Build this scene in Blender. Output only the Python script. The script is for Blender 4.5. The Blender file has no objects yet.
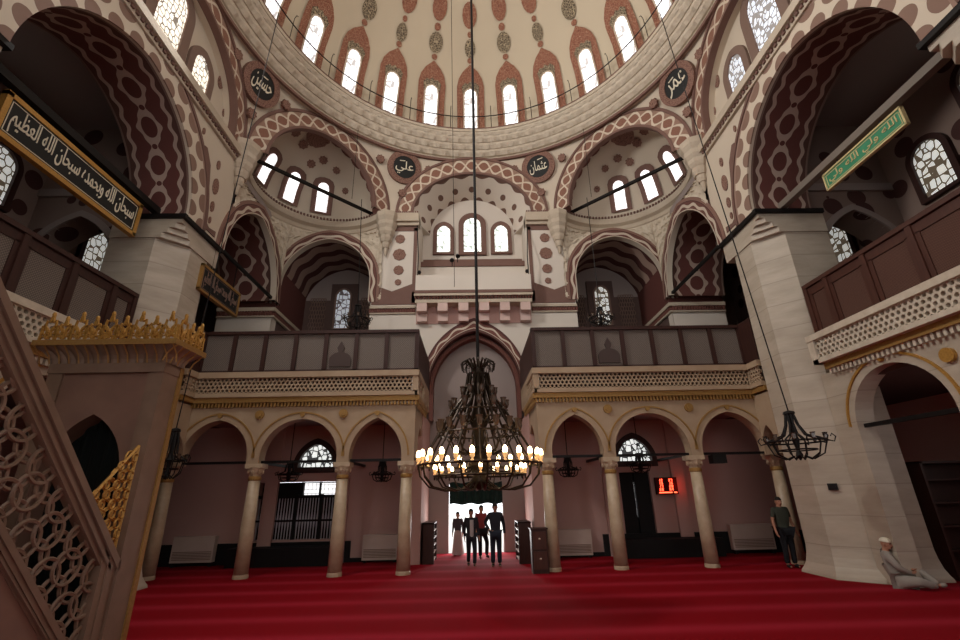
import bpy, bmesh, math, random
from math import sin, cos, pi, sqrt, radians, hypot, atan2
from mathutils import Vector, Matrix
random.seed(7)
S = 1.28                      # drawing units -> metres
SC = bpy.context.scene
COL = SC.collection
X, Y, Z = Vector((1,0,0)), Vector((0,1,0)), Vector((0,0,1))

# ------------------------------------------------------------------ mesh building
ORG = {}
class MB:
    def __init__(s): s.v=[]; s.f=[]; s.uv=[]; s.mi=[]; s.cur=0
    def add(s, vs, fs, uvs=None):
        b=len(s.v); s.v += [tuple(v) for v in vs]
        for i,f in enumerate(fs):
            s.f.append(tuple(b+k for k in f)); s.mi.append(s.cur)
            s.uv.append(uvs[i] if uvs else None)
    def quad(s, a,b,c,d, uv=None): s.add([a,b,c,d],[(0,1,2,3)],[uv] if uv else None)
    def box(s, lo, hi, fr=None):
        x0,y0,z0=lo; x1,y1,z1=hi
        P=[(x0,y0,z0),(x1,y0,z0),(x1,y1,z0),(x0,y1,z0),(x0,y0,z1),(x1,y0,z1),(x1,y1,z1),(x0,y1,z1)]
        if fr: P=[fr(*p) for p in P]
        s.add(P,[(0,3,2,1),(4,5,6,7),(0,1,5,4),(1,2,6,5),(2,3,7,6),(3,0,4,7)])
    def grid(s, fn, nu, nv, u=(0,1), v=(-1,1), ur=(0,1), vr=(0,1)):
        P=[];
        for i in range(nu+1):
            for j in range(nv+1):
                P.append(fn(ur[0]+(ur[1]-ur[0])*i/nu, vr[0]+(vr[1]-vr[0])*j/nv))
        F=[];U=[]
        def uv(i,j): return (u[0]+(u[1]-u[0])*i/nu, v[0]+(v[1]-v[0])*j/nv)
        for i in range(nu):
            for j in range(nv):
                a=i*(nv+1)+j
                F.append((a,a+nv+1,a+nv+2,a+1)); U.append([uv(i,j),uv(i+1,j),uv(i+1,j+1),uv(i,j+1)])
        s.add(P,F,U)
    def tube(s, pts, r, n=6, closed=False):
        pts=[Vector(p) for p in pts]; m=len(pts)
        rr=r if isinstance(r,(list,tuple)) else [r]*m
        V=[];F=[]
        prev=None
        for i,p in enumerate(pts):
            if closed: t=pts[(i+1)%m]-pts[i-1]
            else: t=pts[min(i+1,m-1)]-pts[max(i-1,0)]
            if t.length<1e-9: t=Z.copy()
            t.normalize()
            if prev is None:
                a=t.cross(Z if abs(t.z)<.9 else X).normalized()
            else:
                a=(prev-t*prev.dot(t))
                a=a.normalized() if a.length>1e-6 else t.cross(Z if abs(t.z)<.9 else X).normalized()
            prev=a; b=t.cross(a)
            for k in range(n):
                an=2*pi*k/n; V.append(p+(a*cos(an)+b*sin(an))*rr[i])
        for i in range(m if closed else m-1):
            j=(i+1)%m
            for k in range(n):
                F.append((i*n+k,i*n+(k+1)%n,j*n+(k+1)%n,j*n+k))
        if not closed:
            F.append(tuple(range(n))[::-1]); F.append(tuple((m-1)*n+k for k in range(n)))
        s.add(V,F)
    def bar(s, a, b, w, h, up=Z):
        a=Vector(a); b=Vector(b); t=(b-a).normalized(); sd=t.cross(up)
        sd = sd.normalized() if sd.length>1e-6 else t.cross(X).normalized()
        u=sd.cross(t)
        P=[]
        for p in (a,b):
            for i,j in ((-1,-1),(1,-1),(1,1),(-1,1)): P.append(p+sd*i*w/2+u*j*h/2)
        s.add(P,[(0,3,2,1),(4,5,6,7),(0,1,5,4),(1,2,6,5),(2,3,7,6),(3,0,4,7)])
    def lathe(s, prof, c, n=16, cap=False):
        c=Vector(c); V=[];F=[]; m=len(prof)
        for r,z in prof:
            for k in range(n):
                a=2*pi*k/n; V.append((c.x+r*cos(a),c.y+r*sin(a),c.z+z))
        for i in range(m-1):
            for k in range(n):
                F.append((i*n+k,i*n+(k+1)%n,(i+1)*n+(k+1)%n,(i+1)*n+k))
        if cap:
            F.append(tuple(range(n))[::-1]); F.append(tuple((m-1)*n+k for k in range(n)))
        s.add(V,F)
    def ball(s, c, r, n=8, m=6):
        r=r if isinstance(r,(list,tuple)) else (r,r,r)
        V=[];F=[]
        for i in range(m+1):
            e=-pi/2+pi*i/m
            for k in range(n):
                a=2*pi*k/n; V.append((c[0]+r[0]*cos(e)*cos(a),c[1]+r[1]*cos(e)*sin(a),c[2]+r[2]*sin(e)))
        for i in range(m):
            for k in range(n):
                F.append((i*n+k,i*n+(k+1)%n,(i+1)*n+(k+1)%n,(i+1)*n+k))
        s.add(V,F)
    def prism(s, poly, fr, d0, d1):
        # poly in 2D (s,z), fr(s,z,d) -> point
        n=len(poly)
        V=[fr(p[0],p[1],d0) for p in poly]+[fr(p[0],p[1],d1) for p in poly]
        F=[tuple(range(n)),tuple(range(2*n-1,n-1,-1))]
        for i in range(n):
            j=(i+1)%n; F.append((i,n+i,n+j,j))
        s.add(V,F)
    def star(s, poly, fn, k=3):
        # star shaped 2D polygon laid on a curved surface, fan from the centroid
        n=len(poly); cx=sum(p[0] for p in poly)/n; cy=sum(p[1] for p in poly)/n
        V=[fn(cx,cy)]; F=[]
        for r in range(1,k+1):
            for p in poly: V.append(fn(cx+(p[0]-cx)*r/k, cy+(p[1]-cy)*r/k))
        for i in range(n):
            j=(i+1)%n; F.append((0,1+i,1+j))
            for r in range(1,k):
                F.append((1+(r-1)*n+i,1+r*n+i,1+r*n+j,1+(r-1)*n+j))
        U=[]
        for f in F:
            U.append([None]*len(f))
        s.add(V,F)
    def build(s, name, mats, parent=None, org=None, smooth=False, label=None, cat=None, kind=None, group=None, weld=False):
        if not isinstance(mats,(list,tuple)): mats=[mats]
        if parent is not None: o_=ORG[parent.name]
        else: o_=Vector(org) if org is not None else Vector((0,0,0))
        me=bpy.data.meshes.new(name)
        me.from_pydata([tuple((Vector(v)-o_)*S) for v in s.v],[],s.f)
        for m in mats: me.materials.append(m)
        if any(s.uv):
            ul=me.uv_layers.new(name='UVMap'); li=0
            for f,u in zip(s.f,s.uv):
                for k in range(len(f)):
                    ul.data[li].uv=u[k] if (u and u[k]) else (0,0); li+=1
        me.polygons.foreach_set('material_index',s.mi)
        if smooth: me.polygons.foreach_set('use_smooth',[True]*len(me.polygons))
        me.update()
        if weld or smooth:
            bm=bmesh.new(); bm.from_mesh(me); bmesh.ops.remove_doubles(bm,verts=bm.verts,dist=1e-4)
            bmesh.ops.recalc_face_normals(bm,faces=bm.faces); bm.to_mesh(me); bm.free()
        o=bpy.data.objects.new(name,me); COL.objects.link(o)
        ORG[o.name]=o_
        if parent is not None: o.parent=parent
        else: o.location=o_*S
        tag(o,label,cat,kind,group)
        return o
def tag(o,label=None,cat=None,kind=None,group=None):
    if label: o['label']=label
    if cat: o['category']=cat
    if kind: o['kind']=kind
    if group: o['group']=group
def empty(name, org, label=None, cat=None, kind=None, group=None):
    o=bpy.data.objects.new(name,None); COL.objects.link(o); o.empty_display_size=.1
    o.location=Vector(org)*S; ORG[o.name]=Vector(org); tag(o,label,cat,kind,group); return o
def copy_tree(o, loc=None, rz=None, label=None, parent=None):
    c=o.copy(); COL.objects.link(c); c.parent=parent; ORG[c.name]=Vector(loc) if loc is not None else ORG[o.name].copy()
    for ch in list(o.children): copy_tree(ch,parent=c)
    if loc is not None: c.location=Vector(loc)*S
    if rz is not None: c.rotation_euler[2]=rz
    if label: c['label']=label
    return c

# ------------------------------------------------------------------ materials
def lin(r,g,b):
    f=lambda x:(x/12.92 if x<=.04045 else ((x+.055)/1.055)**2.4)
    return (f(r/255),f(g/255),f(b/255))
class V:
    def __init__(s,c,k): s.c=c; s.k=k
    def op(s,o,*a):
        n=s.c.nt.nodes.new('ShaderNodeMath'); n.operation=o
        for i,x in enumerate((s,)+a):
            k=x.k if isinstance(x,V) else x
            if isinstance(k,(int,float)): n.inputs[i].default_value=k
            else: s.c.nt.links.new(k,n.inputs[i])
        return V(s.c,n.outputs[0])
    def __add__(s,o): return s.op('ADD',o)
    __radd__=__add__
    def __sub__(s,o): return s.op('SUBTRACT',o)
    def __rsub__(s,o): return V(s.c,o).op('SUBTRACT',s)
    def __mul__(s,o): return s.op('MULTIPLY',o)
    __rmul__=__mul__
    def __truediv__(s,o): return s.op('DIVIDE',o)
    def __neg__(s): return s.op('MULTIPLY',-1)
    def __lt__(s,o): return s.op('LESS_THAN',o)
    def __gt__(s,o): return s.op('GREATER_THAN',o)
    def abs(s): return s.op('ABSOLUTE')
    def sin(s): return s.op('SINE')
    def cos(s): return s.op('COSINE')
    def fr(s): return s.op('FRACT')
    def floor(s): return s.op('FLOOR')
    def sqrt(s): return s.op('SQRT')
    def min(s,o): return s.op('MINIMUM',o)
    def max(s,o): return s.op('MAXIMUM',o)
    def pow(s,o): return s.op('POWER',o)
class Ctx:
    def __init__(s,nt): s.nt=nt; s.tc=nt.nodes.new('ShaderNodeTexCoord')
    def sep(s,sock):
        n=s.nt.nodes.new('ShaderNodeSeparateXYZ'); s.nt.links.new(sock,n.inputs[0]); return [V(s,n.outputs[i]) for i in range(3)]
    def uv(s): return s.sep(s.tc.outputs['UV'])[:2]
    def obj(s): return s.sep(s.tc.outputs['Object'])
    def world(s):
        g=s.nt.nodes.new('ShaderNodeNewGeometry'); return s.sep(g.outputs['Position'])
    def vec(s,x,y,z):
        n=s.nt.nodes.new('ShaderNodeCombineXYZ')
        for i,k in enumerate((x,y,z)):
            if isinstance(k,V): s.nt.links.new(k.k,n.inputs[i])
            else: n.inputs[i].default_value=k
        return n.outputs[0]
    def noise(s,scale,detail=3,vec=None,rough=.55):
        n=s.nt.nodes.new('ShaderNodeTexNoise'); n.inputs['Scale'].default_value=scale; n.inputs['Detail'].default_value=detail; n.inputs['Roughness'].default_value=rough
        s.nt.links.new(vec if vec else s.tc.outputs['Object'],n.inputs['Vector']); return V(s,n.outputs['Fac'])
    def voro(s,scale,feat='DISTANCE_TO_EDGE',vec=None,out='Distance',rnd=1):
        n=s.nt.nodes.new('ShaderNodeTexVoronoi'); n.feature=feat; n.inputs['Scale'].default_value=scale; n.inputs['Randomness'].default_value=rnd
        s.nt.links.new(vec if vec else s.tc.outputs['Object'],n.inputs['Vector']); return V(s,n.outputs[out])
    def rgb(s,c):
        if not isinstance(c,tuple): return c
        n=s.nt.nodes.new('ShaderNodeRGB'); n.outputs[0].default_value=(*c,1); return n.outputs[0]
    def mix(s,f,a,b):
        n=s.nt.nodes.new('ShaderNodeMix'); n.data_type='RGBA'
        if isinstance(f,V): s.nt.links.new(f.k,n.inputs[0])
        else: n.inputs[0].default_value=f
        for sock,c in ((n.inputs[6],a),(n.inputs[7],b)):
            if isinstance(c,tuple): sock.default_value=(*c,1)
            else: s.nt.links.new(c,sock)
        return n.outputs[2]
def mat(name, fn, rough=.8, metal=0., bump=None, emit=0., spec=.3):
    m=bpy.data.materials.new(name); m.use_nodes=True; nt=m.node_tree
    b=nt.nodes['Principled BSDF']; c=Ctx(nt)
    r=fn(c) if callable(fn) else fn
    bs=None
    if isinstance(r,tuple) and len(r)==2: r,bs=r
    if isinstance(r,tuple): b.inputs['Base Color'].default_value=(*r,1); r=c.rgb(r) if emit else r
    else: nt.links.new(r,b.inputs['Base Color'])
    b.inputs['Roughness'].default_value=rough; b.inputs['Metallic'].default_value=metal
    b.inputs['Specular IOR Level'].default_value=spec
    if bs is not None:
        n=nt.nodes.new('ShaderNodeBump'); n.inputs['Strength'].default_value=bump or .3; n.inputs['Distance'].default_value=.02
        nt.links.new(bs.k,n.inputs['Height']); nt.links.new(n.outputs[0],b.inputs['Normal'])
    if emit:
        nt.links.new(r,b.inputs['Emission Color']); b.inputs['Emission Strength'].default_value=emit
    return m

CREAM=lin(205,190,170); CREAM2=lin(196,182,164); MAROON=lin(104,62,54); DMAROON=lin(98,58,52); TAUPE=lin(128,104,92); BRICK=lin(150,92,70)
def weather(c,col,amt=.16,scale=1.2):
    n=c.noise(scale,4); return c.mix(n*amt*2, col, tuple(x*.55 for x in col) if isinstance(col,tuple) else (.12,.09,.07))
def speck(c,col,other,scale=18,th=.12):
    d=c.voro(scale); return c.mix(d<th,col,other)
M={}
M['plaster']=mat('cream_plaster',lambda c:weather(c,CREAM,.14,.7))
M['white']=mat('white_plaster',lambda c:weather(c,lin(214,203,190),.10,.8))
M['dome_plaster']=mat('dome_plaster',lambda c:weather(c,lin(204,190,166),.12,.35))
M['maroon']=mat('maroon_paint',lambda c:speck(c,MAROON,lin(122,84,72),22,.05))
M['brownband']=mat('brown_painted_band',lambda c:weather(c,lin(122,92,82),.2,3))
M['taupe']=mat('taupe_paint',lambda c:weather(c,TAUPE,.15,2))
M['brick']=mat('brick_red_arabesque',lambda c:speck(c,speck(c,lin(148,98,78),lin(178,142,116),7,.035),lin(116,72,58),15,.05))
M['greymed']=mat('grey_arabesque',lambda c:speck(c,lin(92,80,66),lin(176,160,132),11,.07))
M['rosette']=mat('rosette_paint',lambda c:speck(c,lin(140,106,92),lin(100,70,60),16,.08))
def chain_pat(c,cream,fill,fill2,amp=.66,w=.15):
    u,v=c.uv(); sn=(u*2*pi).sin()*amp
    line=((v-sn).abs()<w).max((v+sn).abs()<w).max(v.abs()>.86)
    inside=v.abs()<sn.abs()
    f=c.mix(inside,fill2,fill)
    f=speck(c,f,lin(140,104,88),14,.03)
    return c.mix(line,f,cream)
M['chain']=mat('interlaced_chain_band',lambda c:chain_pat(c,CREAM,lin(132,92,76),lin(150,120,104)))
M['chain_dark']=mat('interlaced_chain_band_dark',lambda c:chain_pat(c,CREAM2,DMAROON,lin(70,48,44)))
def scallop_pat(c):
    u,v=c.uv()
    wave=(v+.28-(u*2*pi).cos()*.2).abs()<.24
    inner=v<-.82
    outer=v>.38; edge=(v-.42).abs()<.05
    col=c.mix(wave.max(inner),lin(104,66,58),CREAM2)
    col=c.mix(outer,col,lin(132,100,88))
    return c.mix(edge,col,lin(70,46,42))
M['scallop']=mat('scalloped_arch_band',scallop_pat)
def lobes_pat(c):
    u,v=c.uv()
    a=(u.fr()-.5); b=((u+.5).fr()-.5)
    l1=(a*a*(1/.36**2)+(v-.62)*(v-.62)*(1/.66**2))<1
    l2=(b*b*(1/.36**2)+(v+.95)*(v+.95)*(1/.72**2))<1
    col=c.mix(l1.max(l2),CREAM,lin(134,106,92))
    col=speck(c,col,CREAM,10,.0)
    return c.mix(v>.78,col,lin(150,122,108))
M['lobes']=mat('lobed_arch_band',lobes_pat)
def barrel_pat(c):
    u,v=c.uv()
    cs=(u*2*pi).cos()
    a=v.abs()
    cen=a<(cs*.13+.27+(u*6*pi).cos()*.03)
    du=((u+.5).fr()-.5)
    med=((v*v)*(1/.25**2)+(du*du)*(1/.27**2))<1
    dot=((v*v)*(1/.09**2)+(((u).fr()-.5)*((u).fr()-.5))*(1/.07**2))<1
    ed=(a-.72+(u*4*pi).cos()*.05).abs()<.065
    col=c.mix(cen,DMAROON,lin(176,154,140))
    col=c.mix(med.max(dot),col,lin(92,52,46))
    col=c.mix(ed,col,lin(176,154,140))
    col=c.mix(a>(.79-(u*4*pi).cos()*.05),col,lin(86,58,50))
    return c.mix((a>.93),col,lin(120,98,88))
M['barrel']=mat('chain_painted_vault',barrel_pat)
def waves_pat(c):
    u,v=c.uv(); w=(v*.5+.5)*3
    f=(w+(u*2*pi).sin()*.10).fr()-.5
    col=c.mix(f.abs()<.27,lin(82,46,42),lin(158,132,118))
    return col
M['waves']=mat('wavy_striped_vault',waves_pat)
def niche_pat(c):
    u,v=c.uv()
    l=((v-.1-(u*2*pi).cos()*.22).abs()<.17)
    col=c.mix(l,lin(112,70,62),CREAM2)
    col=c.mix(v<-.55,col,lin(92,60,54)); col=c.mix((v+.55).abs()<.06,col,CREAM2)
    return c.mix(v>.55,col,lin(86,52,48))
M['niche']=mat('wavy_niche_band',niche_pat)
def stone_pat(c):
    x,y,z=c.obj(); n=c.noise(1.1,5); n2=c.noise(14,3)
    col=c.mix(n,lin(208,194,174),lin(174,158,138)); col=c.mix(n2*.25,col,lin(120,100,80)); return col,n2
M['stone']=mat('carved_stone',stone_pat,bump=.3)
M['palestone']=mat('pale_stalactite_stone',lambda c:(c.mix(c.noise(6,4),lin(214,202,184),lin(176,160,138)),c.noise(14,3)),bump=.3)
M['warmstone']=mat('warm_arcade_stone',lambda c:c.mix(c.noise(2.2,5),lin(180,158,132),lin(150,124,98)),rough=.6)
def marble_pat(c):
    x,y,z=c.world()
    row=(z*1.45).floor()
    vec=c.vec(x*.5,y*.5,z*2.2+row*3.7)
    n=c.noise(1.6,6,vec,.6); rnd=(row*12.9898).sin()*.5+.5
    col=c.mix(n,lin(208,196,178),lin(144,128,110))
    col=c.mix(rnd*.28,col,lin(170,152,132))
    j=((z*1.45).fr()-.5).abs()>.485
    col=c.mix(j*.35,col,lin(110,98,86)); return col
M['marble']=mat('veined_marble_blocks',marble_pat,rough=.45,spec=.4)
M['column']=mat('column_marble',lambda c:c.mix(c.noise(3.5,6),lin(204,184,156),lin(150,124,98)),rough=.4,spec=.4)
M['pink']=mat('pink_plaster',lambda c:weather(c,lin(190,152,142),.12,.8))
M['corbel']=mat('pale_rose_stone',lambda c:weather(c,lin(206,178,168),.1,2))
M['greywall']=mat('grey_plaster',lambda c:weather(c,lin(150,136,130),.12,.9))
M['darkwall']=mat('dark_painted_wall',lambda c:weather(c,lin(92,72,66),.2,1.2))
def aisle_pat(c):
    x,y,z=c.world()
    vec=c.vec(x*1.1,y*1.1,z*1.1)
    d=c.voro(1,'F1',vec)
    return c.mix(d<.33,lin(132,112,102),lin(70,42,38))
M['aisle']=mat('lobed_aisle_paint',aisle_pat)
M['gold']=mat('gilding',lambda c:c.mix(c.noise(30,3),lin(178,138,78),lin(132,98,54)),rough=.5,metal=.35)
M['goldbright']=mat('bright_gilding',lambda c:c.mix(c.noise(30,3),lin(206,160,82),lin(150,104,48)),rough=.35,metal=.35)
M['iron']=mat('black_iron',lin(26,22,21),rough=.5,metal=.4)
M['greybeam']=mat('grey_painted_beam',lin(118,108,98),rough=.5)
M['bronze']=mat('dark_bronze',lambda c:c.mix(c.noise(9,3),lin(66,52,38),lin(30,24,20)),rough=.4,metal=.6)
M['dark']=mat('near_black',lin(18,15,15),rough=.7)
M['wood']=mat('dark_walnut',lambda c:c.mix(c.noise(3,5,c.vec(c.obj()[0]*6,c.obj()[1]*6,c.obj()[2]*.8)),lin(66,36,28),lin(40,21,17)),rough=.5)
M['redwood']=mat('red_brown_wood',lambda c:c.mix(c.noise(3,5,c.vec(c.obj()[0]*6,c.obj()[1]*6,c.obj()[2]*.8)),lin(84,48,36),lin(56,30,23)),rough=.5)
def lat_pat(c,a,b,k=26):
    x,y,z=c.obj(); s_=(x+y)
    p=((s_+z)*k).sin().abs(); q=((s_-z)*k).sin().abs()
    return c.mix((p.min(q))<.42,b,a)
M['lattice']=mat('fine_wood_lattice',lambda c:lat_pat(c,lin(86,76,69),lin(120,108,100),52))
M['lattice_brown']=mat('fine_brown_lattice',lambda c:lat_pat(c,lin(64,38,30),lin(96,66,54),80))
M['reflection']=mat('dark_reflection',lin(72,58,54))  # flat dark tone for the reflection shapes on the gallery screens
def carpet_pat(c):
    x,y,z=c.world()
    w=((y/S-6.5)/.97)
    s_=((w*2*pi).cos()*.5+.5).pow(3)
    n=c.noise(60,2); n2=c.noise(.6,3)
    col=c.mix(s_*.75,lin(132,2,16),lin(172,38,56))
    col=c.mix(n*.5,col,lin(84,0,8)); col=c.mix(n2*.35,col,lin(120,0,14)); return col,n
M['carpet']=mat('red_prayer_carpet',carpet_pat,rough=.95,bump=.4,spec=.1)
M['minbar']=mat('brown_marble',lambda c:c.mix(c.noise(2.6,6),lin(146,120,102),lin(108,86,70)),rough=.5)
M['minbarp']=mat('rosy_marble',lambda c:c.mix(c.noise(2.2,6),lin(150,116,100),lin(116,88,76)),rough=.5)
M['cream_metal']=mat('cream_enamel',lambda c:c.mix(c.noise(2,2),lin(200,180,166),lin(180,158,146)),rough=.5)
M['curtain']=mat('dark_green_curtain',lambda c:c.mix(c.noise(5,3),lin(24,52,44),lin(10,26,24)),rough=.9)
M['blackcloth']=mat('black_green_cloth',lin(12,16,14),rough=.95)
M['blackpaint']=mat('black_lacquer',lin(20,20,19),rough=.45)
M['greenpaint']=mat('green_lacquer',lambda c:c.mix(c.noise(4,3),lin(70,150,110),lin(48,120,84)),rough=.5)
M['ivory']=mat('ivory_lettering',lin(222,212,190))
M['goldletter']=mat('pale_gold_lettering',lin(206,186,136))
M['paving']=mat('pale_courtyard_paving',lin(230,225,215))
def pane(name,strength,scale,lw,tint,tint2,lead=(.25,.25,.25)):
    def fn(c):
        x,y,z=c.obj()
        vec=c.vec(x*.9,y*.9,z*.75)
        d=c.voro(scale,vec=vec,rnd=.55); n=c.noise(2.5,2)
        col=c.mix(n,tint,tint2)
        return c.mix(d<lw,col,lead)
    return mat(name,fn,emit=strength,rough=.4)
M['pane_dome']=pane('daylit_leaded_glass',1.6,4.2,.055,(1,.98,.98),(.93,.95,1),(.36,.34,.33))
M['pane_tymp']=pane('daylit_mosaic_glass_warm',1.25,6.5,.085,(1,.86,.6),(1,1,1),(.18,.15,.12))
M['pane_tympb']=pane('daylit_mosaic_glass_cool',.62,6.5,.10,(.7,.82,1),(.95,.97,1),(.28,.26,.25))
M['pane_ex']=pane('daylit_arched_glass',1.6,4.5,.045,(1,.97,.97),(1,1,1),(.6,.6,.6))
M['pane_c']=pane('daylit_tinted_glass',1.5,5.5,.045,(1,1,.9),(.9,1,.97),(.3,.34,.3))
M['pane_aisle']=pane('daylit_bottle_glass',.5,5.2,.085,(.95,.88,.72),(.85,.93,1),(.12,.09,.06))
M['pane_low']=pane('daylit_roundel_glass',1.1,6.5,.09,(1,1,.97),(.9,.97,.92),(.05,.05,.05))
M['pane_dim']=pane('dim_leaded_glass',.35,5,.06,(.75,.8,.86),(.6,.63,.7),(.1,.08,.08))
M['pane_white']=mat('daylit_clear_glass',lambda c:c.mix(((c.obj()[0]*7).fr()<.12).max((c.obj()[2]*7).fr()<.12),(1,1,1),(.1,.1,.1)),emit=1.6)
M['bulb']=mat('lit_bulb',lambda c:c.rgb((1,.74,.40)),emit=14)
M['cup']=mat('smoky_glass_cup',lin(84,68,56),rough=.15,spec=.6)
M['litcup']=mat('glowing_glass_cup',lambda c:c.rgb((1,.58,.24)),emit=.55,rough=.2)
M['led']=mat('red_led',lambda c:c.rgb((1,.12,.05)),emit=4)

# ------------------------------------------------------------------ architectural helpers
def FAR(s,z,d): return (s,14.0+d,z)
def LR(sx,x0=6.5): return lambda s,z,d: (sx*(x0+d),s,z)
def PL(y0): return lambda s,z,d: (s,y0+d,z)
def arch_h(o,s):
    xc,a,zs,rise=o[:4]; t=abs(s-xc)
    if t>=a: return zs
    if rise>=a:
        R=(a*a+rise*rise)/(2*a); return zs+sqrt(max(R*R-(t+R-a)**2,0))
    return zs+rise*sqrt(max(1-(t/a)**2,0))
def wall(mb, fr, x0,x1,z0,z1, ops=(), th=.3, n=20):
    # wall with arched openings, op=(xc,half,spring,rise,base); a solid slab
    bp={x0,x1}
    for o in ops:
        for k in range(n+1): bp.add(o[0]+o[1]*sin(-pi/2+pi*k/n))
    bp=sorted(b for b in bp if x0-1e-9<=b<=x1+1e-9)
    def face(a,b,za0,zb0,za1,zb1):
        for d in (0,th):
            mb.quad(fr(a,za0,d),fr(b,zb0,d),fr(b,zb1,d),fr(a,za1,d),[(a,za0),(b,zb0),(b,zb1),(a,za1)])
        mb.quad(fr(a,za0,0),fr(b,zb0,0),fr(b,zb0,th),fr(a,za0,th))
        mb.quad(fr(a,za1,0),fr(b,zb1,0),fr(b,zb1,th),fr(a,za1,th))
    for a,b in zip(bp,bp[1:]):
        if b-a<1e-6: continue
        m=(a+b)/2; here=sorted([o for o in ops if abs(m-o[0])<o[1]],key=lambda o:o[4])
        lo=(z0,z0)
        for o in here:
            if o[4]>z0+1e-6: face(a,b,lo[0],lo[1],o[4],o[4])
            lo=(min(arch_h(o,a),z1),min(arch_h(o,b),z1))
        if lo[0]<z1-1e-6 or lo[1]<z1-1e-6: face(a,b,lo[0],lo[1],z1,z1)
    for o in ops:
        for e in (-1,1):
            s=o[0]+e*o[1]
            if x0<=s<=x1 and o[2]>max(o[4],z0): mb.quad(fr(s,max(o[4],z0),0),fr(s,min(o[2],z1),0),fr(s,min(o[2],z1),th),fr(s,max(o[4],z0),th))
    for s in (x0,x1): mb.quad(fr(s,z0,0),fr(s,z1,0),fr(s,z1,th),fr(s,z0,th))
def prof(xc,zs,a,rise,n,leg=0):
    P=[]
    if leg>0:
        for k in range(4): P.append((xc-a,zs-leg+leg*k/4))
    for k in range(n+1):
        s=xc-a*cos(pi*k/n); P.append((s,arch_h((xc,a,zs,rise),s) if 0<k<n else zs))
    if leg>0:
        for k in range(1,5): P.append((xc+a,zs-leg*k/4))
    return P
def band(mb, fr, xc, zs, ai,ri, ao,ro, d0,d1, per, n=48, leg=0, zso=None, vr=(-1,1)):
    A=prof(xc,zs,ai,ri,n,leg); B=prof(xc,zs if zso is None else zso,ao,ro,n,leg)
    L=[0]
    for p,q in zip(A,A[1:]): L.append(L[-1]+hypot(q[0]-p[0],q[1]-p[1]))
    k=per/L[-1]
    for i in range(len(A)-1):
        u0,u1=L[i]*k,L[i+1]*k
        mb.quad(fr(*A[i],d0),fr(*A[i+1],d0),fr(*B[i+1],d0),fr(*B[i],d0),[(u0,vr[0]),(u1,vr[0]),(u1,vr[1]),(u0,vr[1])])
        mb.quad(fr(*A[i],d0),fr(*A[i+1],d0),fr(*A[i+1],d1),fr(*A[i],d1),[(u0,vr[0]),(u1,vr[0]),(u1,vr[0]),(u0,vr[0])])
        mb.quad(fr(*B[i],d0),fr(*B[i+1],d0),fr(*B[i+1],d1),fr(*B[i],d1),[(u0,vr[1]),(u1,vr[1]),(u1,vr[1]),(u0,vr[1])])
def barrel(mb, fr, xc, zs, a, rise, d0,d1, per, n=40, leg=0, nv=2, flip=False):
    A=prof(xc,zs,a,rise,n,leg); L=[0]
    for p,q in zip(A,A[1:]): L.append(L[-1]+hypot(q[0]-p[0],q[1]-p[1]))
    k=per/L[-1]
    for i in range(len(A)-1):
        u0,u1=L[i]*k,L[i+1]*k
        mb.quad(fr(*A[i],d0),fr(*A[i+1],d0),fr(*A[i+1],d1),fr(*A[i],d1),[(u0,-1),(u1,-1),(u1,1),(u0,1)])
def fill(mb, fr, xc, zs, a, rise, d, z0, n=24):
    A=prof(xc,zs,a,rise,n)
    for p,q in zip(A,A[1:]):
        mb.quad(fr(p[0],z0,d),fr(q[0],z0,d),fr(q[0],q[1],d),fr(p[0],p[1],d),[(p[0],z0),(q[0],z0),(q[0],q[1]),(p[0],p[1])])
def disc(xc,zc,r,n=16,lobes=0,amp=.12,ry=None):
    ry=ry or r
    return [(xc+r*(1+amp*cos(lobes*2*pi*k/n) if lobes else r/r)*cos(2*pi*k/n), zc+ry*(1+amp*cos(lobes*2*pi*k/n) if lobes else 1)*sin(2*pi*k/n)) for k in range(n)]
def arched_window(name, fr, xc, z0, a, zs, rise, d, pm, fm, surround, label, sdepth=.06):
    w=empty(name, fr(xc,z0,d), label, 'window', 'structure')
    mb=MB(); fill(mb,fr,xc,zs,a,rise,d-.01,z0,16); mb.build('pane',pm,w)
    mb=MB(); band(mb,fr,xc,zs,a,rise,a+surround,rise+surround,d-sdepth,d+.02,1,20,leg=zs-z0)
    mb.box((xc-a-surround,z0-surround*.6,d-sdepth),(xc+a+surround,z0,d+.02),fr); mb.build('frame',fm,w)
    return w

CY=7.6       # dome axis
# ================================================================== FLOOR AND OUTSIDE
mb=MB(); mb.box((-11,-4.5,-.2),(11,14.6,0)); mb.build('floor',M['carpet'],org=(0,5,0),label='red prayer carpet with pale rows running across the hall',cat='floor',kind='structure')
mb=MB(); mb.box((-12,14.6,-.25),(12,40,-.03)); mb.build('courtyard_ground',M['paving'],org=(0,20,-.03),label='pale sunlit courtyard paving outside the open doorway',cat='ground',kind='structure')

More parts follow.
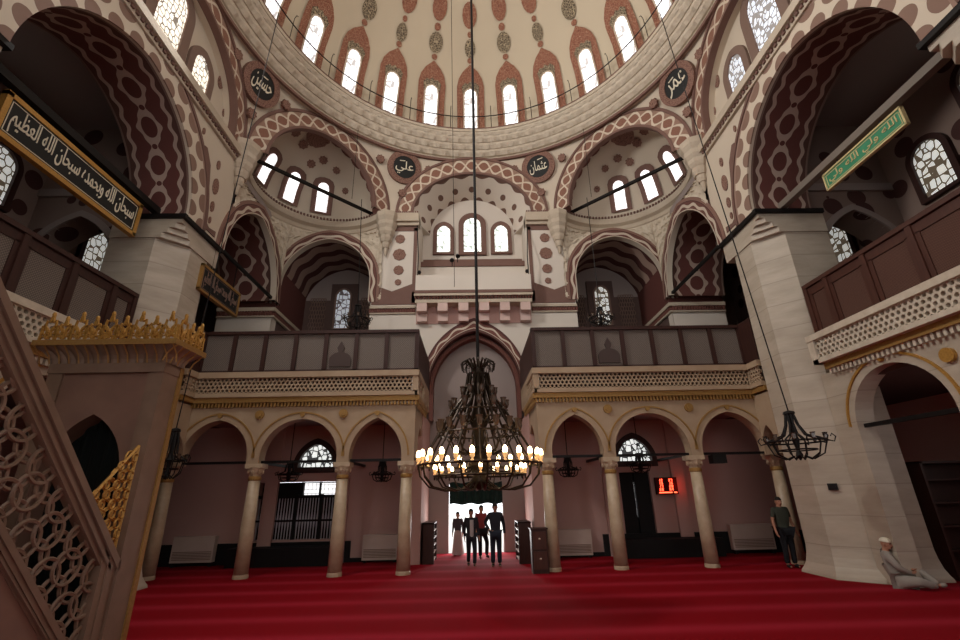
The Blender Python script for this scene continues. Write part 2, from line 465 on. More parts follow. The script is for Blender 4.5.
# ================================================================== DOME
ceil=empty('ceiling',(0,CY,14.2),'cream painted dome with brick-red window surrounds and medallions','ceiling','structure')
RD=6.0; DZ=14.2
def dome(al,el,r=RD): return (r*sin(al)*cos(el), CY+r*cos(al)*cos(el), DZ+r*sin(el))
mb=MB(); mb.grid(lambda u,v:dome(u,v,RD+.05),96,24,ur=(0,2*pi),vr=(.02,pi/2)); mb.build('dome_shell',M['dome_plaster'],ceil,smooth=True)
def dpatch(mb,al,poly,r):
    mb.star(poly,lambda s,e:dome(al+s/(RD*cos(e)),e,r),4)
D=radians
surr=MB(); med=MB(); red=MB(); hood=MB()
for k in range(24):
    al=2*pi*k/24; odd=k%2
    w=.52
    P=[(-w,D(.5)),(w,D(.5)),(w,D(13)),(w,D(20)),(w*.86,D(23)),(w*.55,D(25.6)),(w*.25,D(27)),(0,D(28.2)),(-w*.25,D(27)),(-w*.55,D(25.6)),(-w*.86,D(23)),(-w,D(20)),(-w,D(13))]
    dpatch(surr,al,P,RD-.0)
    dpatch(hood,al,[(-.30,D(17)),(.30,D(17)),(.34,D(20)),(.2,D(21.5)),(.1,D(21)),(0,D(22)),(-.1,D(21)),(-.2,D(21.5)),(-.34,D(20))],RD-.03)
    k2=1/RD
    dpatch(red,al,disc(0,D(29.4),.11,10,ry=.11*k2),RD)
    if odd:
        dpatch(med,al,disc(0,D(34.2),.26,14,ry=.37*k2),RD); dpatch(red,al,disc(0,D(39.3),.12,10,ry=.14*k2),RD)
        dpatch(red,al,disc(0,D(45.5),.27,14,ry=.46*k2),RD)
    else:
        dpatch(med,al,disc(0,D(33.5),.20,14,ry=.33*k2),RD); dpatch(red,al,disc(0,D(38),.09,10,ry=.11*k2),RD)
        dpatch(red,al,disc(0,D(44),.27,14,ry=.44*k2),RD)
    dpatch(med,al,disc(0,D(53),.18,12,ry=.3*k2),RD); dpatch(red,al,disc(0,D(58),.08,10,ry=.1*k2),RD)
    dpatch(red,al,disc(0,D(64),.2,12,ry=.4*k2),RD)
surr.build('painted_window_surround',M['brick'],ceil); med.build('painted_medallion',M['greymed'],ceil); red.build('painted_drop',M['brick'],ceil); hood.build('painted_window_hood',M['greymed'],ceil)
mb=MB(); mb.grid(lambda u,v:dome(u,v,RD-.03),96,1,ur=(0,2*pi),vr=(D(1.2),D(2.4))); mb.build('red_base_band',M['brick'],ceil)
# dome windows
ordn=['first','second','third','fourth','fifth','sixth']
proto=None
def dome_label(k):
    if k==0: return 'arched dome window straight above the chandelier rod'
    return '%s arched dome window to the %s of the middle one'%(ordn[abs(k)-1],'left' if k<0 else 'right')
base=Vector(dome(0,D(2)))
for k in range(-6,7):
    al=2*pi*k/24
    if proto is None:
        proto=empty('window_1',base,dome_label(0),'window','structure',group='windows round the dome')
        wl=[(-.26,D(1.5))]+[(.26,D(1.5)),(.26,D(9)),(.26,D(16.3))]+[(.26*cos(t),D(16.3)+.26/RD*1.15*sin(t)) for t in (pi*.2,pi*.35,pi*.5,pi*.65,pi*.8)]+[(-.26,D(16.3)),(-.26,D(9))]
        mb=MB(); dpatch(mb,0,wl,RD-.05); mb.build('pane',M['pane_dome'],proto)
        mb=MB(); pts=[dome(p[0]/(RD*cos(p[1])),p[1],RD-.05) for p in wl]; mb.tube(pts,.03,5,True); mb.build('frame',M['plaster'],proto)
        P0=proto
    else: pass
for k in list(range(-6,0))+list(range(1,7)):
    al=2*pi*k/24
    c=copy_tree(P0,dome(al,D(2)),-al,dome_label(k)); c.name='window_%d'%(k+8 if k>0 else k+7)
P0.name='window_8'; ORG['window_8']=base
# dome cornice: stalactite tiers
tr=empty('trim_1',(0,CY,13.5),'heavy carved stone cornice ring under the dome','cornice','structure')
mb=MB(); NC=84
def tier(r0,r1,z0,z1,amp,ph):
    def fn(u,v):
        a=2*pi*u; s_=max(0,min(1,.5+2.2*sin(NC*a+ph*2))); q=r0+(r1-r0)*min(1,v*1.6); r=q+amp*s_*(1-v)*(1 if v>0 else 1)
        return (r*sin(a),CY+r*cos(a),z0+(z1-z0)*v)
    mb.grid(fn,NC*8,5,vr=(0,1))
mb.lathe([(7.1,13.40),(6.44,13.40),(6.38,13.48),(6.46,13.54),(6.36,13.54)],(0,CY,0),120)
tier(6.36,6.24,13.54,13.74,.10,0); mb.lathe([(6.24,13.74),(6.2,13.74)],(0,CY,0),120); tier(6.2,6.09,13.74,13.94,.10,pi/2); mb.lathe([(6.09,13.94),(6.05,13.94)],(0,CY,0),120); tier(6.05,5.94,13.94,14.13,.10,0); tier(5.92,5.86,14.13,14.26,.05,pi/2)
mb.lathe([(5.94,14.26),(5.83,14.27),(5.82,14.37),(5.9,14.40),(6.2,14.4)],(0,CY,0),120)
mb.lathe([(6.9,13.42),(6.5,13.44),(6.46,13.9),(6.4,14.42),(5.9,14.43)],(0,CY,0),96)
mb.build('stalactite_tiers',M['palestone'],tr)
mb=MB(); mb.lathe([(6.45,13.33),(6.37,13.33),(6.37,13.43),(6.45,13.43)],(0,CY,0),120); mb.lathe([(5.83,14.36),(5.81,14.37),(5.81,14.41),(5.85,14.42)],(0,CY,0),120); mb.build('dark_moulding',M['brownband'],tr)
# cable round the dome base
mb=MB(); mb.tube([(5.72*sin(2*pi*k/96),CY+5.72*cos(2*pi*k/96),14.86) for k in range(96)],.02,5,True)
for k in range(24):
    a=2*pi*(k+.5)/24; p=lambda r,z:(r*sin(a),CY+r*cos(a),z)
    mb.tube([p(5.9,14.25),p(5.82,15.3),p(5.74,15.38),p(5.68,15.3)],.012,4)
mb.build('lighting_cable',M['iron'],org=(0,CY,14.86),label='thin black lighting cable looped round the foot of the dome',cat='cable')

# ================================================================== PENDENTIVES, MAIN ARCHES
P1=(3.0,14.0); P2=(6.5,10.4)
dm=Vector(((P1[0]+P2[0])/2,(P1[1]+P2[1])/2)); dv=Vector((P2[0]-P1[0],P2[1]-P1[1])); DL=dv.length; dv/=DL
dn=Vector((dv.y,-dv.x))      # towards the hall centre is -dn' sign handled below
if dn.dot(Vector((0,CY))-dm)>0: dn=-dn   # dn points outward
ZS=11.0
A_F=(2.65,2.42,2.15,1.75); A_D=(2.36,2.42,1.85,1.85); A_L=(2.62,2.42,2.15,1.85)
def DIAG(sx): return lambda s,z,d:(sx*(dm.x+dv.x*s+dn.x*d), dm.y+dv.y*s+dn.y*d, z)
def hw(a,r,z):
    t=(z-ZS)/r; return a*sqrt(max(1-t*t,0)) if t>0 else a
def pend(mb,pa,pb):
    n=14
    def polar(p): x,y=p[0],p[1]-CY; return hypot(x,y),atan2(x,y)
    def fn(u,v):
        z=ZS-.05+(13.5-ZS+.05)*u
        ra,ta=polar(pa(z)); rb,tb=polar(pb(z))
        r=ra+(rb-ra)*v; t=ta+(tb-ta)*v
        r-= .0
        return (r*sin(t),CY+r*cos(t),z)
    mb.grid(fn,n,12)
for sx,side in ((-1,'left'),(1,'right')):
    w=empty('ceiling_pendentive_'+side,(sx*5,11.5,ZS),'cream pendentives and painted arches carrying the dome on the %s of the entrance'%side,'vault','structure')
    dg=DIAG(sx)
    fa=lambda z:(sx*hw(A_F[0],A_F[1],z),14.0)
    d0=lambda z:dg(-hw(A_D[0],A_D[1],z),z,0)[:2]
    d1=lambda z:dg(hw(A_D[0],A_D[1],z),z,0)[:2]
    la=lambda z:(sx*6.5,CY+hw(A_L[0],A_L[1],z))
    mb=MB(); pend(mb,fa,d0); pend(mb,d1,la)
    # nearer half of the octagon, mirrored about the dome axis
    mir=lambda f:(lambda z:(f(z)[0],2*CY-f(z)[1]))
    pend(mb,mir(fa),mir(d0)); pend(mb,mir(d1),mir(la))
    mb.build('pendentive',M['plaster'],w,smooth=True)
    mb=MB(); band(mb,dg,0,ZS,A_D[2],A_D[3],A_D[0]+.1,A_D[1]+.06,-.06,.1,7.5); mb.build('arch_band',M['chain'],w)
    mb=MB(); band(mb,dg,0,ZS,A_D[0]+.04,A_D[1]-.02,A_D[0]+.13,A_D[1]+.08,-.1,.1,1); band(mb,dg,0,ZS,A_D[2]-.02,A_D[3]-.02,A_D[2]+.07,A_D[3]+.06,-.09,.1,1); mb.build('arch_moulding',M['brownband'],w)
    # painted rosettes on the pendentives
    mb=MB()
    for ang,zz in ((14.2,13.0),(29.8,12.95),(22,11.85),(60.2,12.95),(76,13.0),(68,11.85)):
        rr=6.62 if zz>12.5 else 6.78; a=radians(ang); c=Vector((sx*rr*sin(a),CY+rr*cos(a),zz)); nn=Vector((-sx*sin(a),-cos(a),-.25)).normalized(); e=Z.cross(nn).normalized(); f=nn.cross(e)
        fr=lambda s,z,d:c+e*s+f*z+nn*(-d)
        mb.prism(disc(0,0,.14,24,8,.15),fr,-.05,.05)
    mb.build('painted_rosette',M['rosette'],w)
    # exedra half dome
    RS=2.3
    def ex(az,el,r=RS):
        o=Vector((dn.x,dn.y)); 
        h=o*cos(az)-dv*sin(az)
        return (sx*(dm.x+h.x*cos(el)*r), dm.y+h.y*cos(el)*r, ZS+.05+sin(el)*r)
    mb=MB(); mb.grid(lambda u,v:ex(u,v,RS+.04),36,14,ur=(-pi/2,pi/2),vr=(-.05,pi/2)); mb.build('half_dome',M['plaster'],w,smooth=True)
    def epatch(mb,az,poly,r): mb.star(poly,lambda s,e_:ex(az+s/(RS*max(cos(e_),.1)),e_,r),3)
    mb=MB(); n=0
    # scalloped painted border
    for k in range(15):
        t=-pi/2+pi*(k+.5)/15
        x=RS*cos(pi*(k+.5)/15); z=RS*sin(pi*(k+.5)/15)
        c=Vector((sx*(dm.x-dv.x*x),dm.y-dv.y*x,ZS+z*1.0))
        q_=sqrt(RS*RS-.34**2)/RS; el=math.asin(min(.999,z/RS*q_)); az=atan2(x*q_,.34)
        epatch(mb,az,disc(0,el,.30,14,ry=.30/RS),RS+.0)
    mb.build('painted_scallop',M['maroon'],w)
    mb=MB()
    for az,el,r in ((5,48,.15),(-20,59,.17),(-46,60,.16),(19,55,.15),(38,48,.13),(-62,34,.14),(-80,22,.12),(47,30,.12)):
        epatch(mb,radians(az),disc(0,radians(el),r,24,8,.13,ry=r/RS),RS)
    epatch(mb,radians(-10),disc(0,radians(72),.42,28,12,.06,ry=.40/RS),RS)
    mb.build('painted_rosette',M['rosette'],w)
    for i,az in enumerate((-36.5,-5.5,24.5)):
        a=radians(az); nm='window_%d'%(20+i+(0 if sx<0 else 3))
        o=Vector(ex(a,.15)); ww=empty(nm,o,'%s arched window in the half dome on the %s'%(('inner','middle','outer')[i],side),'window','structure')
        wp=[(-.2,D(8)),(.2,D(8)),(.2,D(20)),(.2,D(30))]+[(.2*cos(t),D(30)+.2/RS*1.1*sin(t)) for t in (.6,1.1,pi/2,2.04,2.54)]+[(-.2,D(30)),(-.2,D(20))]
        mb=MB(); epatch(mb,a,[(p[0]*1.9,D(6)+(p[1]-D(8))*1.25) for p in wp],RS-.005); mb.build('frame',M['brownband'],ww)
        mb=MB(); epatch(mb,a,wp,RS-.03); mb.build('pane',M['pane_ex'],ww)
    # exedra cornice ring
    mb=MB(); prof_=[(RS+.05,10.5),(RS-.02,10.55),(RS-.03,10.68),(RS-.16,10.75),(RS-.18,10.95),(RS-.08,11.03),(RS+.05,11.05)]
    for (r0,z0),(r1,z1) in zip(prof_,prof_[1:]):
        mb.grid(lambda u,v:(lambda q:(q[0],q[1],z0+(z1-z0)*v))(ex(u,0,r0+(r1-r0)*v)),40,1,ur=(-pi/2,pi/2))
    mb.build('half_dome_cornice',M['stone'],w)
    mb=MB()
    for k in range(60):
        p=Vector(ex(-pi/2+pi*(k+.5)/60,0,RS-.1)); mb.box((p.x-.03,p.y-.03,11.02),(p.x+.03,p.y+.03,11.1))
    mb.build('cornice_bead',M['brownband'],w)
    # muqarnas surface from the two leg arches up to the ring
    mb=MB(); NU=72
    def low(az):
        h=Vector((dn.x,dn.y))*cos(az)-dv*sin(az)
        # intersection of the ray from dm with the legs x=6.5 and y=14
        tx=(6.5-dm.x)/h.x if h.x>1e-6 else 1e9; ty=(14.0-dm.y)/h.y if h.y>1e-6 else 1e9
        t=min(tx,ty); p=dm+h*t
        if ty<tx: z=max(arch_h((5.03,1.86,8.35,2.02),p.x),8.3) if abs(p.x-5.03)<1.86 else 7.5
        else: z=arch_h((12.08,1.96,7.6,2.42),p.y) if abs(p.y-12.08)<1.96 else 7.5
        return t,h,z
    def mq(u,v):
        az=-pi/2+.02+(pi-.04)*u; t,h,z=low(az)
        zz=z+(10.55-z)*v
        # stepped corbelling with little cells
        hgt=(10.55-z); steps=max(1,int(hgt/.22+.5)); q=v*steps; st=min(1,(math.floor(q)+min(1,(q-math.floor(q))*2.5))/steps) if v<1 else 1
        r=t+(RS+.03-t)*st
        r-=.07*max(0,min(1,.5+2*sin(u*NU*pi/2+math.floor(q)*pi)))*(1 if 0<v<1 else 0)*(1-(q-math.floor(q)))*min(1,hgt/.5)
        p=dm+h*r
        return (sx*p.x,p.y,zz)
    mb.grid(mq,NU*3,40); mb.build('stalactite_squinch',M['palestone'],w)
    # hanging corbels
    for (cx,cy,zt) in ((3.02,13.9,10.9),(6.42,10.42,10.9)):
        mb=MB()
        for r,z0,z1 in ((.42,-.0,-.35),(.36,-.35,-.62),(.3,-.62,-.86),(.22,-.86,-1.1),(.14,-1.1,-1.32)):
            mb.lathe([(r,z0),(r*.98,z0*.5+z1*.5),(r*.78,z1),(0.02,z1)],(sx*cx,cy,zt),8)
        mb.lathe([(.08,-1.32),(.05,-1.55),(.015,-1.62)],(sx*cx,cy,zt),8)
        mb.build('stalactite_corbel',M['stone'],w)

# ================================================================== WALL BACK (entrance side)
wb=empty('wall_back',(0,14,0),'painted entrance wall with arched recess, corbelled balcony and gallery bays','wall','structure')
mb=MB()
wall(mb,FAR,-3.2,-1.93,3.6,10.6,[],.5); wall(mb,FAR,-6.6,-3.2,3.6,7.6,[(-5.03,1.6,8.35,1.75,3.4)],.3); wall(mb,FAR,1.93,3.2,3.6,10.6,[],.5); wall(mb,FAR,3.2,6.6,3.6,7.6,[(5.03,1.6,8.35,1.75,3.4)],.3); wall(mb,FAR,-1.93,1.93,3.6,8.05,[(0,1.6,4.78,2.12,3.0)],.5)
mb.build('plaster',M['white'],wb)
# far main arch and barrel with window tympanum
mb=MB(); band(mb,FAR,0,ZS,A_F[2],A_F[3],A_F[0]+.05,A_F[1]+.05,-.06,.3,7.5); mb.build('arch_band',M['chain'],wb)
mb=MB(); band(mb,FAR,0,ZS,A_F[0]+.02,A_F[1]-.03,A_F[0]+.11,A_F[1]+.06,-.1,.1,1); band(mb,FAR,0,ZS,A_F[2]-.02,A_F[3]-.02,A_F[2]+.07,A_F[3]+.06,-.09,.1,1); mb.build('arch_moulding',M['brownband'],wb)
mb=MB()
def fb(u,v):
    a=-pi/2+pi*u; ra=A_F[2]+(1.62-A_F[2])*v; rr=A_F[3]+(1.55-A_F[3])*v
    return (ra*sin(a), 14.0+1.25*v, ZS-.05+rr*cos(a))
mb.grid(fb,40,2,u=(0,9)); 
M['farbarrel']=mat('lobed_deep_arch',lambda c:(lambda u,v:c.mix(((v+.9-(u*2*pi).cos()*.12)<0).max((((u).fr()-.5)*((u).fr()-.5)*18+(v-.1)*(v-.1)*9)<.55).max((v-.9+(u*2*pi).cos()*.2)>0),lin(214,202,188),lin(112,84,72)))(*c.uv()))
mb.build('barrel_vault',M['farbarrel'],wb)
mb=MB(); fill(mb,FAR,0,ZS-.05,1.95,1.75,1.25,8.0); mb.build('tympanum',M['white'],wb)
mb=MB()
for sx in (-1,1): mb.box((sx*1.93-.03,8.0,.1) if sx>0 else (-1.96,8.0,.1),(sx*1.93+.03,11.0,1.3) if sx>0 else (-1.9,11.0,1.3),lambda a,b,c_:FAR(a,b,c_))
mb.box((-1.93,8.0,.9),(1.93,9.55,1.3),FAR)
for sx in (-1,1): mb.prism([(sx*2.14,0),(sx*2.4,0),(sx*2.4,1.4),(sx*1.56,1.4),(sx*1.61,1.25)],lambda s,z,d:FAR(s,d,z),10.92,10.97); a_,b_=sorted((sx*2.3,sx*2.4)); mb.box((a_,10.9,.3),(b_,13.2,1.4),FAR)
mb.build('recess_reveal',M['white'],wb)
mb=MB(); mb.box((-1.85,9.62,1.15),(1.85,9.8,1.26),FAR); mb.box((-1.93,9.36,.84),(1.93,9.55,.9),FAR); mb.build('brown_string_band',M['brownband'],wb)
for i,(xc,z1,a,st,r) in enumerate(((-1.1,10.12,.25,11.0,.3),(0,10.12,.33,11.3,.34),(1.1,10.12,.25,11.0,.3))):
    arched_window('window_%d'%(30+i),FAR,xc,z1,a,st,r,1.22,M['pane_c'],M['brownband'],.15 if i!=1 else .2,('arched stained window left of the middle one above the entrance balcony','tallest middle stained window above the entrance balcony','arched stained window right of the middle one above the entrance balcony')[i],.08)
# cornice at springing level across the far wall
mb=MB()
for x0,x1 in ((-2.75,-1.9),(1.9,2.75)): mb.box((x0,10.62,-.22),(x1,10.95,.4),FAR); mb.box((x0,10.5,-.12),(x1,10.62,.3),FAR)
mb.build('springing_cornice',M['stone'],wb)
mb=MB()
for sx in (-1,1):
    for k in range(11): mb.box((sx*(1.95+.075*k)-.025,10.95,-.22),(sx*(1.95+.075*k)+.025,11.02,-.1),FAR)
mb.build('cornice_bead',M['brownband'],wb)
# medallion panels
mb=MB(); mp=MB()
for sx in (-1,1):
    e=lambda x:sx*x
    # brown frame surrounding the white panel
    for (a,b,c_,d_) in ((1.95,2.07,7.55,10.45),(1.95,3.4,7.5,7.95),(1.95,3.0,10.32,10.5)):
        mb.box((min(e(a),e(b)),c_,-.025),(max(e(a),e(b)),d_,.02),FAR)
    mb.prism([(e(2.07),7.95),(e(3.4),7.95),(e(3.4),8.25),(e(2.74),7.98),(e(2.07),8.25)],FAR,-.025,.02)
    for zc,r in ((10.0,.17),(9.38,.22),(8.78,.17),(8.32,.11)): mp.prism(disc(e(2.55),zc,r,24,8,.05),FAR,-.03,.02)
    mp.prism(disc(e(3.18),10.15,.1,16),FAR,-.03,.02)
mb.build('brown_panel_border',M['brownband'],wb); mp.build('painted_medallion',M['rosette'],wb)
# string course
mb=MB(); dk=MB()
for sx in (-1,1):
    x0,x1=sorted((sx*1.93,sx*3.43))
    mb.box((x0,7.34,-.1),(x1,7.42,.1),FAR); mb.box((x0,7.16,-.06),(x1,7.2,.1),FAR)
    for k in range(17): dk.box((sx*(1.98+.09*k)-.03,7.2,-.07),(sx*(1.98+.09*k)+.03,7.34,.02),FAR)
    dk.box((x0,7.2,-.03),(x1,7.34,.02),FAR)
mb.build('string_course',M['stone'],wb); dk.build('string_course_dentil',M['maroon'],wb)
# gallery bay arches on the far wall with barrels and back wall
for sx,side in ((-1,'left'),(1,'right')):
    mb=MB(); band(mb,FAR,sx*5.03,8.35,1.52,1.66,1.86,2.02,-.05,.2,9,leg=.75); mb.build('bay_arch_band',M['scallop'],wb)
    mb=MB(); barrel(mb,FAR,sx*5.03,8.35,1.6,1.74,.3,2.5,6,leg=.0); mb.build('bay_vault',M['waves'],wb,smooth=True)
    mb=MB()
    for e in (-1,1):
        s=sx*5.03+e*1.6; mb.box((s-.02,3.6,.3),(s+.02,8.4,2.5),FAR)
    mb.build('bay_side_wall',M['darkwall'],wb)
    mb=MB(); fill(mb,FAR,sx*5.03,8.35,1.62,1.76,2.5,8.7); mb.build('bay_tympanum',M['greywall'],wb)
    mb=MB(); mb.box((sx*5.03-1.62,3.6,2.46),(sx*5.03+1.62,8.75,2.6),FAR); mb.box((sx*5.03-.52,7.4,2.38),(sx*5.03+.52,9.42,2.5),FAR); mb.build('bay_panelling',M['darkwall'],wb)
    arched_window('window_%d'%(33 if sx<0 else 34),FAR,sx*5.05,7.55,.26,8.85,.3,2.36,M['pane_dim' if sx<0 else 'pane_aisle'],M['taupe'],.07,'tall arched window at the back of the upper gallery bay on the %s'%side,.04)
    mb=MB()
    for e in (-1,1):
        c0=sx*5.05+e*.98
        for i in range(-3,4):
            for j in range(8):
                x=c0+i*.1+(j%2)*.05; z=7.55+j*.17
                if abs(x-c0)<.28: mb.tube([FAR(x+.055*cos(t*pi/3),z+.1*sin(t*pi/3),2.42) for t in range(6)],.017,4,True)
    mb.build('bay_window_lattice',M['taupe'],wb)
# niche arch
mb=MB(); band(mb,FAR,0,4.78,1.42,1.75,1.66,2.2,-.05,.25,8,leg=.0); mb.build('niche_arch_band',M['niche'],wb)
mb=MB(); band(mb,FAR,0,4.7,1.32,1.66,1.44,1.78,.2,.55,5,leg=1.0); mb.build('niche_inner_order',M['maroon'],wb)
mb=MB(); wall(mb,FAR,-1.75,1.75,0,7.2,[(-.03,.8,1.86,.01,0)],.3)
mb2=MB()
for (a,b,c_,d_) in ((0,0,0,0),): pass
for v in range(len(mb.v)): mb.v[v]=(mb.v[v][0],mb.v[v][1]+.55,mb.v[v][2])
mb.build('niche_back_wall',M['greywall'],wb)
mb=MB()
for sx in (-1,1): mb.box((min(sx*1.42,sx*1.9),12.45,0),(max(sx*1.42,sx*1.9),14.55,3.66))
for sx in (-1,1): mb.box((min(sx*1.6,sx*1.9),13.95,3.6),(max(sx*1.6,sx*1.9),14.55,4.9))
mb.build('entrance_jamb',M['pink'],wb)
# balcony
mb=MB(); fr=PL(13.55)
mb.box((-1.9,7.78,0),(1.9,8.36,.5),fr); mb.build('balcony_parapet',M['white'],wb)
mb=MB(); mb.box((-1.92,7.7,-.04),(1.92,7.8,.5),fr); mb.build('balcony_brown_band',M['brownband'],wb)
mb=MB(); mb.box((-1.93,7.6,-.05),(1.93,7.68,.5),fr); mb.box((-1.9,7.38,.02),(1.9,7.5,.5),fr); mb.build('balcony_slab',M['stone'],wb)
mb=MB()
for k in range(42): mb.box((-1.88+k*.0917-.02,7.5,-.01),(-1.88+k*.0917+.025,7.6,.4),fr)
mb.build('balcony_dentil',M['maroon'],wb)
for k in range(6):
    x=-1.68+k*.672; mb=MB(); mb.prism([(0,7.42),(.45,7.42),(.45,6.82),(.2,6.82),(.2,7.08),(0,7.1)],lambda s,z,d:(x-.16+d,13.58+s,z),0,.32); mb.build('balcony_corbel',M['corbel'],wb)
mb=MB(); mb.box((-1.9,6.8,.42),(1.9,7.42,.46),fr); mb.build('pink_frieze',M['pink'],wb)

# ================================================================== SIDE WALLS, PIERS, AISLES
for sx,side in ((-1,'left'),(1,'right')):
    L=LR(sx)
    w=empty('wall_'+side,(sx*6.5,6.8,0),'painted %s wall with a great arch opening to the upper side gallery'%side,'wall','structure')
    mb=MB(); wall(mb,L,-4.5,10.42,7.6,10.35,[(6.78,2.14,7.6,2.32,7.6)],.3,32)
    mb.build('plaster',M['plaster'],w)
    mb=MB(); band(mb,L,6.78,7.6,2.14,2.32,2.68,2.86,-.03,.1,13.5,64); mb.build('great_arch_band',M['lobes'],w)
    mb=MB(); band(mb,L,6.78,7.6,2.7,2.88,2.78,2.96,-.05,.1,1,56); mb.build('great_arch_moulding',M['brownband'],w)
    mb=MB(); barrel(mb,L,6.78,7.6,2.13,2.31,.05,1.4,8.5,56); mb.build('great_arch_vault',M['barrel'],w,smooth=True)
    mb=MB(); band(mb,L,12.08,7.6,1.62,2.04,1.98,2.44,-.04,.15,9,36); mb.build('bay_arch_band',M['scallop'],w)
    mb=MB(); barrel(mb,L,12.08,7.6,1.7,2.1,.1,1.9,6.5,40,leg=.0); mb.build('bay_vault',M['barrel'],w,smooth=True)
    # springing cornice
    mb=MB(); mb.box((-4.5,10.36,-.18),(10.3,10.56,.3),L); mb.box((-4.5,10.22,-.08),(10.3,10.36,.3),L); mb.build('springing_cornice',M['stone'],w)
    mb=MB()
    for k in range(60): mb.box((2.2+k*.135,10.28,-.12),(2.27+k*.135,10.36,0),L)
    mb.build('cornice_bead',M['brownband'],w)
    # tympanum and main arch
    mb=MB(); fill(mb,L,CY,10.5,2.7,2.9,.28,10.3,40); mb.build('tympanum',M['plaster'],w)
    mb=MB(); band(mb,L,CY,ZS,A_L[2],A_L[3],A_L[0]+.05,A_L[1]+.05,-.05,.3,7.5,leg=.45); mb.build('arch_band',M['chain'],w)
    mb=MB(); band(mb,L,CY,ZS,A_L[0]+.02,A_L[1]-.03,A_L[0]+.11,A_L[1]+.06,-.1,.1,1,leg=.4); band(mb,L,CY,ZS,A_L[2]-.02,A_L[3]-.02,A_L[2]+.07,A_L[3]+.06,-.09,.1,1,leg=.4); mb.build('arch_moulding',M['brownband'],w)
    pm=M['pane_tymp'] if sx<0 else M['pane_tympb']
    for i,(yc,z0,a,st,r,sr) in enumerate(((8.5,10.82,.31,11.6,.4,.2),(7.22,10.78,.42,12.3,.45,.26),(5.95,10.82,.31,11.6,.4,.2))):
        arched_window('window_%d'%(40+i+(0 if sx<0 else 3)),L,yc,z0,a,st,r,.26,pm,M['taupe'],sr,('smaller arched mosaic window nearer the entrance, high in the %s wall','large mosaic window high in the middle of the %s wall','smaller arched mosaic window nearer the camera, high in the %s wall')[i]%side,.05)
    mb=MB()
    for (yc,zc,r) in ((9.72,11.45,.11),(9.3,12.1,.16),(9.55,10.9,.1)): mb.prism(disc(yc,zc,r*.75,14,ry=r*1.3),L,.25,.3)
    for (yc,zc,r) in ((9.55,9.55,.1),(9.62,8.95,.17),(9.66,8.38,.11),(9.68,8.0,.07),(8.75,9.9,.07)): mb.prism(disc(yc,zc,r*.7,14,ry=r*1.35),L,-.025,.05)
    mb.build('painted_drop',M['rosette'],w)
    mb=MB(); mb.prism([(9.2,7.9),(9.3,8.6),(9.1,9.2),(8.9,9.6),(9.0,9.62),(9.25,9.3),(9.42,8.6),(9.42,7.9)],L,-.022,.02); mb.prism([(9.42,7.7),(10.0,7.7),(10.0,7.86),(9.7,7.8),(9.42,7.95)],L,-.022,.02); mb.build('brown_panel_border',M['brownband'],w)
    # piers
    for (y0,y1,nm) in ((8.92,10.41,'near the entrance'),(3.1,4.64,'beside the camera')):
        mb=MB(); c=.5
        def sec(o): return [(6.6-o+c,y0-o),(6.6-o,y0-o+c),(6.6-o,y1+o-.3),(6.9-o,y1+o),(8.1+o*.6,y1+o),(8.1+o*.6,y0-o)] if y0>5 else [(6.6-o+c,y1+o),(6.6-o,y1+o-c),(6.6-o,y0-o+.3),(6.9-o,y0-o),(8.1+o*.6,y0-o),(8.1+o*.6,y1+o)]
        lev=[(0,.13),(.05,.12),(.1,.09),(.2,.045),(.35,.015),(.5,0),(3.6,0),(7.05,0)]
        secs=[[(sx*p[0],p[1],z) for p in sec(o)] for z,o in lev]
        for a,b in zip(secs,secs[1:]):
            for i in range(6):
                j=(i+1)%6; mb.quad(a[i],a[j],b[j],b[i])
        p_=mb.build('wall_pier_'+side if y0>5 else 'wall_front_pier_'+side,M['marble'],org=(sx*7.2,(y0+y1)/2,0),label='massive veined marble pier with chamfered corner, %s wall %s'%(side,nm),cat='pier',kind='structure')
        # stalactite transition and ledge
        mb=MB()
        for k,(z0,z1,cc) in enumerate(((7.05,7.18,.4),(7.18,7.3,.28),(7.3,7.42,.14),(7.42,7.52,.0))):
            q=[(6.57+cc,y0-.03),(6.57,y0-.03+cc),(6.57,y1+.03),(8.1,y1+.03),(8.1,y0-.03)] if y0>5 else [(6.57+cc,y1+.03),(6.57,y1+.03-cc),(6.57,y0-.03),(8.1,y0-.03),(8.1,y1+.03)]
            if cc==0: q=[q[0],q[2],q[3],q[4]]
            mb.prism(q,lambda s,z,d:(sx*s,z,d),z0,z1)
        mb.build('stalactite_capital',M['marble'],p_)
        mb=MB(); mb.box((6.48,y0-.1,7.52),(8.1,y1+.08,7.62),lambda a,b,c_:(sx*a,b,c_)); mb.build('dark_ledge',M['iron'],p_)
    # upper aisle: floor, outer wall, roof, cross walls
    mb=MB(); mb.box((7.2,-4.5,3.45),(10.4,16.5,3.62),lambda a,b,c_:(sx*a,b,c_)); mb.build('aisle_floor',M['darkwall'],w)
    mb=MB(); mb.box((10.3,-4.5,0),(10.5,16.5,3.5),lambda a,b,c_:(sx*a,b,c_)); mb.build('lower_aisle_wall',M['pink'],w)
    mb=MB(); mb.box((10.3,-4.5,3.5),(10.5,16.5,10.6),lambda a,b,c_:(sx*a,b,c_)); mb.box((7.8,16.45,3.5),(10.4,16.6,10.6),lambda a,b,c_:(sx*a,b,c_)); mb.build('upper_aisle_wall',M['aisle'],w)
    mb=MB(); mb.box((6.8,-4.5,10.4),(10.5,16.6,10.6),lambda a,b,c_:(sx*a,b,c_)); mb.build('aisle_roof',M['greywall'],w)
    mb=MB(); wall(mb,lambda s,z,d:(sx*s,9.2+d,z),7.9,10.4,3.6,10.4,[(9.15,1.1,6.2,1.6,3.6)],.7)
    mb.build('cross_wall',M['aisle'],w)
